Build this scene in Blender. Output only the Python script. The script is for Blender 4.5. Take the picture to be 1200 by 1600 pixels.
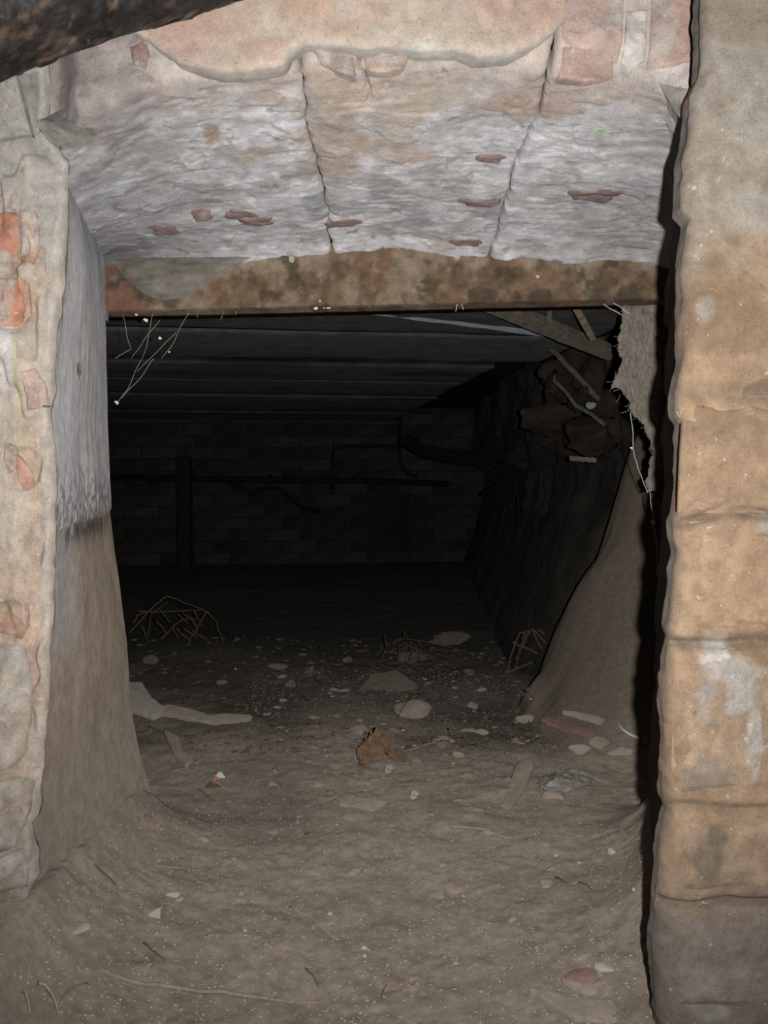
import bpy, math, random
import numpy as np
from mathutils import Vector
random.seed(4); RS = np.random.RandomState(7)
C = bpy.context.scene.collection
for o in list(bpy.data.objects): bpy.data.objects.remove(o)

# ---------------------------------------------------------------- camera, flash, world, exposure
F = 1400.0                                   # focal length in pixels of a 1200x1600 frame
CAM = np.array([0.0, 0.0, 0.70]); PITCH = -math.atan(40 / F)
cd = bpy.data.cameras.new('camera'); cam = bpy.data.objects.new('camera', cd); C.objects.link(cam)
cd.sensor_fit = 'VERTICAL'; cd.sensor_height = 36; cd.lens = 36 * F / 1600; cd.clip_start = .02
cam.location = CAM; cam.rotation_euler = (math.pi / 2 + PITCH, 0, 0)
bpy.context.scene.camera = cam
fl = bpy.data.lights.new('camera_flash', 'SPOT'); flo = bpy.data.objects.new('camera_flash', fl); C.objects.link(flo)
fl.energy = 140; fl.spot_size = math.radians(118); fl.spot_blend = 1.0; fl.shadow_soft_size = .008; fl.color = (1, .985, .965)
flo.location = (.058, 0, .71); flo.rotation_euler = (math.radians(99), 0, 0)
w = bpy.data.worlds.new('world'); bpy.context.scene.world = w; w.use_nodes = True
w.node_tree.nodes['Background'].inputs[0].default_value = (.5, .5, .55, 1)
w.node_tree.nodes['Background'].inputs[1].default_value = .0015
vs = bpy.context.scene.view_settings
vs.view_transform = 'Standard'; vs.look = 'None'; vs.exposure = 0; vs.gamma = 1; vs.use_curve_mapping = False

# ---------------------------------------------------------------- measuring helpers
def ray(px, py):
    a = (px - 600) / F; b = (800 - py) / F
    c, s = math.cos(PITCH), math.sin(PITCH)
    return np.array([a, c - b * s, s + b * c])
def at(px, py, Y):
    d = ray(px, py); return CAM + d * (Y / d[1])
def atz(px, py, z):
    d = ray(px, py); return CAM + d * ((z - CAM[2]) / d[2])
def lin(r, g, b):
    v = np.array([r, g, b]) / 255.0
    return np.where(v <= .04045, v / 12.92, ((v + .055) / 1.055) ** 2.4)

# ---------------------------------------------------------------- noise
def _h(i, j, k, s):
    n = (i * 374761393 + j * 668265263 + k * 2147483647 + s * 1274126177) & 0xffffffff
    n = ((n ^ (n >> 13)) * 1274126177) & 0xffffffff
    n = ((n ^ (n >> 16)) * 2246822519) & 0xffffffff
    return ((n ^ (n >> 15)) & 0xffff) / 65535.0
def noise(P, s=0):
    P = np.asarray(P, float); I = np.floor(P).astype(np.int64); f = P - I; f = f * f * f * (f * (f * 6 - 15) + 10)
    r = 0
    for a in (0, 1):
        wa = f[..., 0] if a else 1 - f[..., 0]
        for b in (0, 1):
            wb = wa * (f[..., 1] if b else 1 - f[..., 1])
            for c in (0, 1):
                r = r + wb * (f[..., 2] if c else 1 - f[..., 2]) * _h(I[..., 0] + a, I[..., 1] + b, I[..., 2] + c, s)
    return r * 2 - 1
def fbm(P, size, o=4, s=0, g=.5, stretch=(1, 1, 1)):
    P = np.asarray(P, float) / (size * np.array(stretch)); r = 0; A = 1; t = 0
    for k in range(o):
        r = r + A * noise(P + 17.3 * k, s + k); t += A; A *= g; P = P * 2.03
    return r / t
def sm(a, b, x):
    t = np.clip((x - a) / (b - a), 0, 1); return t * t * (3 - 2 * t)
def mixc(Cc, col, m):
    return Cc * (1 - m[..., None]) + np.asarray(col) * m[..., None]
def blob(P, c, r, wob=.5, size=.03, s=5, soft=.35):
    d = np.sqrt((((P - np.asarray(c)) / np.asarray(r)) ** 2).sum(-1)) + wob * fbm(P, size, 3, s)
    return 1 - sm(1 - soft, 1 + soft, d)

# ---------------------------------------------------------------- object helpers
def tag(o, label=None, cat=None, group=None, kind=None):
    if label: o['label'] = label
    if cat: o['category'] = cat
    if group: o['group'] = group
    if kind: o['kind'] = kind
    return o
def empty(name, loc=(0, 0, 0), rz=0):
    o = bpy.data.objects.new(name, None); C.objects.link(o); o.location = loc; o.rotation_euler = (0, 0, rz); o.empty_display_size = .02
    return o
def meshdata(name, V, Fq, mat, col=None, smooth=True):
    me = bpy.data.meshes.new(name)
    V = np.asarray(V, np.float32).reshape(-1, 3)
    if isinstance(Fq, np.ndarray):
        n, k = Fq.shape
        me.vertices.add(len(V)); me.vertices.foreach_set('co', V.ravel())
        me.loops.add(n * k); me.loops.foreach_set('vertex_index', Fq.astype(np.int32).ravel())
        me.polygons.add(n); me.polygons.foreach_set('loop_start', np.arange(0, n * k, k, dtype=np.int32))
        me.update(calc_edges=True); me.validate()
    else:
        me.from_pydata(V.tolist(), [], [list(map(int, f)) for f in Fq])
    if smooth: me.polygons.foreach_set('use_smooth', [True] * len(me.polygons))
    if col is not None:
        col = np.asarray(col, np.float32).reshape(-1, 3)
        a = me.color_attributes.new('Col', 'FLOAT_COLOR', 'POINT')
        a.data.foreach_set('color', np.clip(np.concatenate([col, np.ones((len(col), 1), np.float32)], 1), 0, 1).ravel())
    me.materials.append(mat); me.update()
    return me
def link(name, me, parent=None, loc=None, rot=None):
    o = bpy.data.objects.new(name, me); C.objects.link(o)
    if parent is not None: o.parent = parent
    if loc is not None: o.location = loc
    if rot is not None: o.rotation_euler = rot
    return o
def gridfaces(H, W):
    i = np.arange(H - 1)[:, None] * W + np.arange(W - 1)[None]
    return np.stack([i, i + 1, i + W + 1, i + W], -1).reshape(-1, 4)
def sheet(name, P, col, mat, parent=None, back=None, flip=False, smooth=True):
    """grid surface; back = vector: closes the sheet into a solid with a skirt and a back face"""
    H, W = P.shape[:2]; Fq = gridfaces(H, W); V = P.reshape(-1, 3); cc = col.reshape(-1, 3)
    if back is not None:
        idx = np.arange(H * W).reshape(H, W)
        ring = np.concatenate([idx[0, :], idx[1:, -1], idx[-1, -2::-1], idx[-2:0:-1, 0]])
        n = len(ring); b0 = len(V)
        V = np.concatenate([V, V[ring] + np.asarray(back), (V[ring] + np.asarray(back)).mean(0)[None]])
        cc = np.concatenate([cc, cc[ring] * .8, cc[ring].mean(0)[None]])
        a = np.arange(n); bq = np.stack([ring[(a + 1) % n], ring[a], b0 + a, b0 + (a + 1) % n], -1)
        fan = np.stack([b0 + (a + 1) % n, b0 + a, np.full(n, b0 + n), np.full(n, b0 + n)], -1)
        Fl = np.concatenate([Fq, bq])
        me_faces = [*Fl.tolist(), *fan[:, :3].tolist()] if len(Fl) < 20000 else None
        if me_faces is not None:
            if flip: me_faces = [f[::-1] for f in me_faces]
            return link(name, meshdata(name, V, me_faces, mat, cc, smooth), parent)
        Fq = Fl; V = V[:-1]; cc = cc[:-1]
    if flip: Fq = Fq[:, ::-1]
    return link(name, meshdata(name, V, Fq, mat, cc, smooth), parent)
BOXF = [(0, 1, 3, 2), (4, 6, 7, 5), (0, 4, 5, 1), (2, 3, 7, 6), (0, 2, 6, 4), (1, 5, 7, 3)]
def boxv(x0, x1, y0, y1, z0, z1):
    return [(x, y, z) for x in (x0, x1) for y in (y0, y1) for z in (z0, z1)]
def joined(parts):
    V = []; Fc = []
    for v, f in parts:
        b = len(V); V += [tuple(p) for p in v]; Fc += [tuple(b + i for i in q) for q in f]
    return V, Fc
def tube(pts, r, n=6, rr=None):
    pts = [Vector(p) for p in pts]; V = []; Fc = []
    up = Vector((0, 0, 1))
    for i, p in enumerate(pts):
        t = (pts[min(i + 1, len(pts) - 1)] - pts[max(i - 1, 0)]).normalized()
        a = t.cross(up if abs(t.z) < .95 else Vector((1, 0, 0))).normalized(); b = t.cross(a)
        ri = rr[i] if rr is not None else r
        for k in range(n):
            q = 2 * math.pi * k / n; V.append(tuple(p + (a * math.cos(q) + b * math.sin(q)) * ri))
    m = len(pts)
    for i in range(m - 1):
        for k in range(n): Fc.append((i * n + k, i * n + (k + 1) % n, (i + 1) * n + (k + 1) % n, (i + 1) * n + k))
    Fc.append(tuple(range(n))[::-1]); Fc.append(tuple((m - 1) * n + k for k in range(n)))
    return V, Fc
def wob(p0, p1, n=8, a=.1, s=0, sag=0):
    p0 = np.array(p0, float); p1 = np.array(p1, float); L = np.linalg.norm(p1 - p0); rs = np.random.RandomState(s); out = []
    ph = rs.rand(6) * 6.28
    for i in range(n):
        t = i / (n - 1); e = math.sin(math.pi * t)
        d = np.array([math.sin(3 * t + ph[0]) + .5 * math.sin(9 * t + ph[1]), math.sin(4 * t + ph[2]) + .5 * math.sin(8 * t + ph[3]), math.sin(3.5 * t + ph[4])])
        out.append(p0 + (p1 - p0) * t + d * e * a * L * .5 - np.array([0, 0, sag]) * e)
    return out
import bmesh
def ico(sub):
    bm = bmesh.new(); bmesh.ops.create_icosphere(bm, subdivisions=sub, radius=1)
    V = np.array([v.co[:] for v in bm.verts]); Fc = np.array([[v.index for v in f.verts] for f in bm.faces]); bm.free(); return V, Fc
ICO = {k: ico(k) for k in (1, 2, 3, 4)}
def rock(size, s=0, sub=3, rough=.35, cut=5):
    V, Fc = ICO[sub]; V = V.copy(); rs = np.random.RandomState(s)
    for k in range(cut):                                  # broken planar faces
        n = rs.randn(3); n /= np.linalg.norm(n); d = V @ n; t = rs.uniform(.5, .8)
        V = V - np.outer(np.maximum(d - t, 0), n)
    V = V * (1 + rough * fbm(V + s * 3.1, .9, 3, s))[:, None] * np.array(size)
    return V, Fc

# ---------------------------------------------------------------- materials
def mat_base(name):
    m = bpy.data.materials.new(name); m.use_nodes = True; nt = m.node_tree; b = nt.nodes['Principled BSDF']
    return m, nt, b
def setin(b, k, v):
    if k in b.inputs: b.inputs[k].default_value = v
def masonry(name, rough=.95, scale=1.0, bump=.5, contrast=.35, base=None, spec=.2, dist=.002, vary=0.0, specks=.0):
    m, nt, b = mat_base(name); N = nt.nodes; L = nt.links
    setin(b, 'Roughness', rough); setin(b, 'Specular IOR Level', spec); setin(b, 'Diffuse Roughness', 1.0)
    tc = N.new('ShaderNodeTexCoord')
    if base is None:
        src = N.new('ShaderNodeVertexColor'); src.layer_name = 'Col'; so = src.outputs['Color']
    else:
        src = N.new('ShaderNodeRGB'); src.outputs[0].default_value = (*base, 1); so = src.outputs[0]
    n1 = N.new('ShaderNodeTexNoise'); n1.inputs['Scale'].default_value = 45 * scale; n1.inputs['Detail'].default_value = 8; n1.inputs['Roughness'].default_value = .65
    n2 = N.new('ShaderNodeTexNoise'); n2.inputs['Scale'].default_value = 420 * scale; n2.inputs['Detail'].default_value = 7; n2.inputs['Roughness'].default_value = .8
    for n in (n1, n2): L.new(tc.outputs['Object'], n.inputs['Vector'])
    ad = N.new('ShaderNodeMath'); ad.operation = 'ADD'; L.new(n1.outputs[0], ad.inputs[0]); L.new(n2.outputs[0], ad.inputs[1])
    mr = N.new('ShaderNodeMapRange'); mr.inputs['From Min'].default_value = .78; mr.inputs['From Max'].default_value = 1.22
    mr.inputs['To Min'].default_value = 1 - contrast; mr.inputs['To Max'].default_value = 1 + contrast * .7
    L.new(ad.outputs[0], mr.inputs['Value'])
    mul = N.new('ShaderNodeVectorMath'); mul.operation = 'SCALE'; L.new(so, mul.inputs[0]); L.new(mr.outputs[0], mul.inputs['Scale'])
    out = mul.outputs[0]
    if vary:
        oi = N.new('ShaderNodeObjectInfo'); r2 = N.new('ShaderNodeMapRange'); L.new(oi.outputs['Random'], r2.inputs['Value'])
        r2.inputs['To Min'].default_value = 1 - vary; r2.inputs['To Max'].default_value = 1 + vary
        m2 = N.new('ShaderNodeVectorMath'); m2.operation = 'SCALE'; L.new(out, m2.inputs[0]); L.new(r2.outputs[0], m2.inputs['Scale']); out = m2.outputs[0]
    if specks or base is None:
        dn = N.new('ShaderNodeTexNoise'); dn.inputs['Scale'].default_value = 190 * scale; dn.inputs['Detail'].default_value = 4; dn.inputs['Roughness'].default_value = .7; L.new(tc.outputs['Object'], dn.inputs['Vector'])
        rd = N.new('ShaderNodeMapRange'); rd.inputs['From Min'].default_value = .60; rd.inputs['From Max'].default_value = .72; rd.inputs['To Min'].default_value = 1; rd.inputs['To Max'].default_value = .55; L.new(dn.outputs[0], rd.inputs['Value'])
        md = N.new('ShaderNodeVectorMath'); md.operation = 'SCALE'; L.new(out, md.inputs[0]); L.new(rd.outputs[0], md.inputs['Scale']); out = md.outputs[0]
    if specks:
        vo = N.new('ShaderNodeTexNoise'); vo.inputs['Scale'].default_value = 110 * scale; vo.inputs['Detail'].default_value = 3; L.new(tc.outputs['Object'], vo.inputs['Vector'])
        r3 = N.new('ShaderNodeMapRange'); r3.inputs['From Min'].default_value = .68; r3.inputs['From Max'].default_value = .74; L.new(vo.outputs[0], r3.inputs['Value'])
        r3.inputs['To Max'].default_value = specks
        mx = N.new('ShaderNodeMix'); mx.data_type = 'RGBA'; L.new(r3.outputs[0], mx.inputs['Factor']); L.new(out, mx.inputs['A']); mx.inputs['B'].default_value = (.75, .73, .7, 1); out = mx.outputs['Result']
    L.new(out, b.inputs['Base Color'])
    bp = N.new('ShaderNodeBump'); bp.inputs['Strength'].default_value = bump; bp.inputs['Distance'].default_value = dist
    L.new(ad.outputs[0], bp.inputs['Height'])
    b2 = N.new('ShaderNodeBump'); b2.inputs['Strength'].default_value = bump; b2.inputs['Distance'].default_value = dist * .8; L.new(n2.outputs[0], b2.inputs['Height']); L.new(bp.outputs[0], b2.inputs['Normal']); L.new(b2.outputs[0], b.inputs['Normal'])
    return m
M = {}
M['plaster'] = masonry('whitewashed_plaster', bump=.9, contrast=.28, specks=.25)
M['pier'] = masonry('tan_masonry', bump=.9, contrast=.30, specks=.45)
M['dust'] = masonry('dusty_earth', bump=.8, contrast=.28, scale=1.6, specks=.12)
M['rust'] = masonry('rusty_iron', bump=.9, contrast=.4, rough=.9, spec=.2, specks=.0)
M['stone'] = masonry('dusty_stone', base=(.31, .26, .21), contrast=.25, vary=.14)
M['stone_pale'] = masonry('pale_stone', base=(.40, .36, .31), contrast=.2, vary=.1)
M['stone_grey'] = masonry('grey_stone', base=(.26, .235, .205), contrast=.3)
M['stone_mid'] = masonry('shade_tinted_stone', base=(.17, .145, .118), contrast=.3, vary=.15)  # darker copy of the stone, weak far light put into its colour
M['twig_mid'] = masonry('shade_tinted_twig', base=(.10, .08, .06), contrast=.3)  # darker twig copy for the dim cellar, falloff painted into it
M['stone_dark'] = masonry('dark_rubble', base=(.13, .11, .09), contrast=.35)
M['stone_red'] = masonry('red_stone', base=(.24, .15, .13), contrast=.35)
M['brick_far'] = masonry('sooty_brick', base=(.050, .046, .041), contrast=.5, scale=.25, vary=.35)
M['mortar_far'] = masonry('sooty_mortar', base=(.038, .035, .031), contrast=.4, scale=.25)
M['slab'] = masonry('concrete_slab', contrast=.4, scale=.35, bump=.5, dist=.006, vary=.05)
M['slab_gap'] = masonry('dark_joint', base=(.006, .006, .006), contrast=.3)
M['soot'] = masonry('sooty_masonry', bump=.8, contrast=.45, scale=.4, dist=.006)
M['twig'] = masonry('dry_twig', base=(.22, .17, .13), contrast=.3)
M['twig_dark'] = masonry('dark_twig', base=(.12, .09, .065), contrast=.3)
M['straw'] = masonry('dusty_straw', base=(.30, .245, .175), contrast=.3, vary=.2)
M['lath'] = masonry('old_timber', base=(.16, .12, .085), contrast=.4)
M['strut'] = masonry('dusty_timber', base=(.09, .078, .062), contrast=.5)
M['metal'] = masonry('dull_zinc', base=(.17, .20, .23), contrast=.2, rough=.5, spec=.5, bump=.15)
M['pipe_dark'] = masonry('black_pipe', base=(.012, .011, .010), contrast=.4, rough=.6)
M['brown'] = masonry('brown_leaf', base=(.20, .13, .08), contrast=.6)
M['cloth'] = masonry('white_scrap', base=(.6, .58, .55), contrast=.1)
M['orange'] = masonry('orange_scrap', base=(.6, .2, .08), contrast=.2)
M['bug'] = masonry('spider_brown', base=(.09, .06, .04), contrast=.2)
M['yellow'] = masonry('yellow_chalk', base=(.75, .72, .25), contrast=.3)
M['green'] = masonry('green_lichen', base=(.42, .58, .30), contrast=.3)
M['mort'] = masonry('dark_core', base=(.10, .09, .085), contrast=.3)

def plastic():
    m, nt, b = mat_base('crumpled_plastic'); setin(b, 'Base Color', (.5, .47, .42, 1)); setin(b, 'Roughness', .3); setin(b, 'Alpha', .45); return m
M['plastic'] = plastic()
def web(name, col, lo, hi, scale, stretch=(1, 1, 1), amin=0.0, amax=.95):
    m, nt, b = mat_base(name); N = nt.nodes; L = nt.links
    tc = N.new('ShaderNodeTexCoord'); mp = N.new('ShaderNodeMapping'); mp.inputs['Scale'].default_value = stretch; L.new(tc.outputs['Object'], mp.inputs['Vector'])
    n = N.new('ShaderNodeTexNoise'); n.inputs['Scale'].default_value = scale; n.inputs['Detail'].default_value = 9; n.inputs['Roughness'].default_value = .75; L.new(mp.outputs[0], n.inputs['Vector'])
    r = N.new('ShaderNodeMapRange'); r.inputs['From Min'].default_value = lo; r.inputs['From Max'].default_value = hi; r.inputs['To Min'].default_value = amin; r.inputs['To Max'].default_value = amax
    L.new(n.outputs[0], r.inputs['Value']); L.new(r.outputs[0], b.inputs['Alpha'])
    n2 = N.new('ShaderNodeTexNoise'); n2.inputs['Scale'].default_value = scale * 2.5; n2.inputs['Detail'].default_value = 6; L.new(mp.outputs[0], n2.inputs['Vector'])
    cr = N.new('ShaderNodeValToRGB'); e = cr.color_ramp.elements; e[0].position = .3; e[0].color = (*[c * .72 for c in col], 1); e[1].position = .72; e[1].color = (*[min(1, c * 1.5) for c in col], 1)
    L.new(n2.outputs[0], cr.inputs['Fac']); L.new(cr.outputs[0], b.inputs['Base Color']); setin(b, 'Roughness', 1); setin(b, 'Specular IOR Level', 0)
    bp = N.new('ShaderNodeBump'); bp.inputs['Strength'].default_value = .6; bp.inputs['Distance'].default_value = .003; L.new(n2.outputs[0], bp.inputs['Height']); L.new(bp.outputs[0], b.inputs['Normal'])
    return m
M['web_thick'] = web('matted_cobweb', (.15, .132, .112), .25, .42, 60, (1.6, 1.6, .45), .5, 1)
M['web_grey'] = web('grey_cobweb', (.22, .21, .19), .25, .75, 14, (1, 1, 2), .25, .8)
M['web_thin'] = web('thin_cobweb', (.30, .29, .27), .45, .75, 30, (1, 1, 2), 0, .35)
M['fluff'] = masonry('web_fluff', base=(.7, .68, .64), contrast=.2)
M['thread'] = masonry('web_thread', base=(.35, .32, .29), contrast=.2)
def tar():
    m, nt, b = mat_base('flaking_tar'); N = nt.nodes; L = nt.links; tc = N.new('ShaderNodeTexCoord')
    v = N.new('ShaderNodeVertexColor'); v.layer_name = 'Col'; L.new(v.outputs['Color'], b.inputs['Base Color'])
    n = N.new('ShaderNodeTexNoise'); n.inputs['Scale'].default_value = 55; n.inputs['Detail'].default_value = 8; L.new(tc.outputs['Object'], n.inputs['Vector'])
    r = N.new('ShaderNodeMapRange'); r.inputs['From Min'].default_value = .35; r.inputs['From Max'].default_value = .65; r.inputs['To Min'].default_value = .3; r.inputs['To Max'].default_value = .75
    L.new(n.outputs[0], r.inputs['Value']); L.new(r.outputs[0], b.inputs['Roughness'])
    bp = N.new('ShaderNodeBump'); bp.inputs['Strength'].default_value = .8; bp.inputs['Distance'].default_value = .004; L.new(n.outputs[0], bp.inputs['Height']); L.new(bp.outputs[0], b.inputs['Normal'])
    return m
M['tar'] = tar()

# ================================================================ FLOOR
YF, YB = 1.15, 1.80                       # front and back of the thick wall that the opening goes through
def xleft(Y): return -.465 - .0 * Y
def xright(Y): return np.interp(Y, [1.05, 1.8], [.36, .60])
def zfloor(x, Y, detail=True):
    x = np.asarray(x, float); Y = np.asarray(Y, float)
    z = .01 + .17 * sm(2.2, 6.0, Y)
    inside = 1 - sm(1.72, 1.92, Y)
    zl = np.interp(Y, [1.0, 1.2, 1.8], [.15, .14, .10])
    z = z + inside * zl * np.exp(-np.maximum(x + .47, 0) / .085)
    z = z + inside * sm(1.12, 1.4, Y) * .30 * np.exp(-np.abs(xright(Y) + .02 - x) / .065)
    z = z + .04 * sm(.25, .40, x) * (1 - sm(1.1, 1.3, Y))
    # earth bank behind the opening on the right
    x0 = .43 + .02 * np.sin(Y * 9)
    near = sm(2.1, 2.75, Y) * (1 - sm(2.78, 2.9, Y))
    xx = x - x0 - .03 * np.sin(x * 31 + Y * 9) * .5
    z = z + near * np.clip(xx * 1.5 + 1.9 * xx * np.abs(xx) + .03, 0, .85) * sm(x0 - .06, x0 + .05, x) + near * (x > x0) * .05 * fbm(np.stack([x, Y, x * 0], -1), .14, 3, 77)
    if detail:
        P = np.stack([x, Y, np.zeros_like(x)], -1)
        z = z + .016 * fbm(P, .30, 4, 31) + .006 * fbm(P, .06, 4, 41)
        fine = fbm(P, .013, 2, 51); z = z + .0012 * fbm(P, .03, 2, 52) + .0038 * np.maximum(fine, -.2) * sm(-.3, .5, fbm(P, .15, 2, 53))
    return z
xs = np.concatenate([np.arange(-3.0, -.9, .02), np.arange(-.9, .95, .0045), np.arange(.95, 2.4, .02)])
ys = np.concatenate([np.arange(.0, .95, .03), .95 * np.exp(np.arange(0, 2.02, .0036))])
X, Y = np.meshgrid(xs, ys); Z = zfloor(X, Y)
P = np.stack([X, Y, Z], -1)
col = np.broadcast_to(np.array([.45, .375, .30]), P.shape).copy()
col *= (1 + .16 * fbm(P, .12, 4, 61) + .16 * fbm(P, .03, 3, 62) + .16 * fbm(P, .011, 2, 63))[..., None]
col = mixc(col, (.40, .355, .30), .5 * sm(.25, .5, fbm(P, .05, 3, 65)))
col = mixc(col, (.26, .23, .185), .5 * sm(.15, .5, fbm(P, .3, 3, 67)))
bankm = sm(.40, .48, X) * sm(2.1, 2.5, Y) * (1 - sm(2.9, 3.0, Y)); dk = (1 - bankm) * sm(2.15, 2.5, Y) * (1 - sm(3.2, 3.9, Y)) * sm(-.25, .25, fbm(P, .35, 3, 69) + .2 * (X > .0))   # dark litter beyond the opening, with flash falloff deepened in the colour
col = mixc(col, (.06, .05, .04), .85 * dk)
col = mixc(col, (.11, .097, .08), .8 * sm(2.2, 2.9, Y)); col = mixc(col, (.035, .031, .026), .95 * sm(2.7, 3.8, Y)); col = mixc(col, (.17, .14, .11), bankm)  # floor colour sinks with depth, standing in for flash falloff
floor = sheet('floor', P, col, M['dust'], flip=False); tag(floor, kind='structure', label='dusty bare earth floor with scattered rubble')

def fz(x, y): return float(zfloor(np.array([x]), np.array([y]))[0])
def onfloor(px, py):
    z = .02
    for k in range(12):
        p = atz(px, py, z); z = .5 * z + .5 * float(zfloor(np.array([p[0]]), np.array([p[1]]))[0])
    return atz(px, py, z)

# ================================================================ WALL SKIN COLOURS
WHITE = np.array([.80, .785, .80]); TAN = np.array([.50, .36, .24]); PINK = np.array([.56, .40, .32]); GREYW = np.array([.60, .585, .57])

# ---------------- soffit of the arch: three plaster panels parted by cracks
S = np.array([0, .03, .06, .10, .15, .21, .28, .4, .5, .6, .7, .8, .87, .92, .955, .98, 1])
FP = [(50, 300), (44, 248), (50, 215), (98, 192), (165, 160), (245, 128), (340, 106), (470, 97), (600, 95), (700, 95), (800, 95), (880, 98), (950, 104), (1005, 112), (1045, 130), (1066, 165), (1078, 240)]
BP = [(164, 500), (163, 440), (168, 418), (188, 410), (235, 406), (290, 403), (350, 400), (470, 392), (600, 383), (700, 388), (770, 393), (850, 400), (930, 404), (990, 408), (1035, 412), (1065, 420), (1085, 450)]
FW = np.array([at(a, b, YF) for a, b in FP]); BW = np.array([at(a, b, YB) for a, b in BP])
YS = YF + .03
def soffit(s, Yd, h):
    """s across, Yd depth (clamped to front), h extra height (on the front face)"""
    wgt = np.clip((Yd - YF) / (YB - YF), 0, 1)
    x = (1 - wgt) * np.interp(s, S, FW[:, 0]) + wgt * np.interp(s, S, BW[:, 0])
    z = (1 - wgt) * np.interp(s, S, FW[:, 2]) + wgt * np.interp(s, S, BW[:, 2])
    return np.stack([x, Yd, z + h], -1)
# profile rows: down the face, round the lip, back to the lintel
Rr = .035
face = [(YF, h) for h in np.linspace(.26, Rr, 70)]
roll = [(YF + Rr * (1 - math.cos(a)), Rr * (1 - math.sin(a))) for a in np.linspace(.1, math.pi / 2, 14)]
rest = [(y, 0) for y in np.linspace(YF + Rr + .003, YB + .004, 230)]
prof = np.array(face + roll + rest)
def crack_at(pts):
    """measured crack points -> world x as a function of profile row"""
    q = []
    for px, py in pts:
        if py < 97: p = at(px, py, YF); q.append((-(p[2] - 1.245), p[0]))
        else:
            for Yd in np.linspace(YF, YB, 200):
                zz = 1.25 - (Yd - YF) / (YB - YF) * .08; p = at(px, py, Yd)
                if p[2] >= zz: break
            q.append((Yd - YF, p[0]))
    return np.array(q)
arc = np.where(prof[:, 1] > 0, -prof[:, 1], prof[:, 0] - YF)
c1 = crack_at([(462, -60), (464, 60), (470, 100), (476, 140), (478, 180), (486, 215), (490, 240), (505, 280), (511, 330), (515, 383)])
c2 = crack_at([(880, -60), (868, 50), (860, 96), (846, 150), (838, 180), (820, 215), (803, 255), (793, 300), (784, 330), (768, 388)])
def crack_s(cr):
    xc = np.interp(arc, cr[:, 0], cr[:, 1]); out = []
    for (Yd, h), xx in zip(prof, xc):
        wgt = min(max((Yd - YF) / (YB - YF), 0), 1); xr = (1 - wgt) * FW[:, 0] + wgt * BW[:, 0]
        out.append(np.interp(xx, np.maximum.accumulate(xr + np.arange(len(xr)) * 1e-6), S))
    return np.array(out)
jit = lambda sd: .006 * fbm(np.stack([arc, arc * 0, arc * 0 + sd], -1), .03, 4, sd)
s1 = crack_s(c1) + jit(3); s2 = crack_s(c2) + jit(9)
gapw = .0010 + .0014 * sm(-.1, .6, fbm(np.stack([arc, arc * 0, arc * 0], -1), .09, 2, 12)) + .014 * np.exp(-((arc + .035) / .02) ** 2)
gapw2 = .0013 + .0025 * np.exp(-((arc + .0) / .04) ** 2) + .002 * sm(-.1, .6, fbm(np.stack([arc, arc * 0, arc * 0 + 4], -1), .09, 2, 12))
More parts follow.
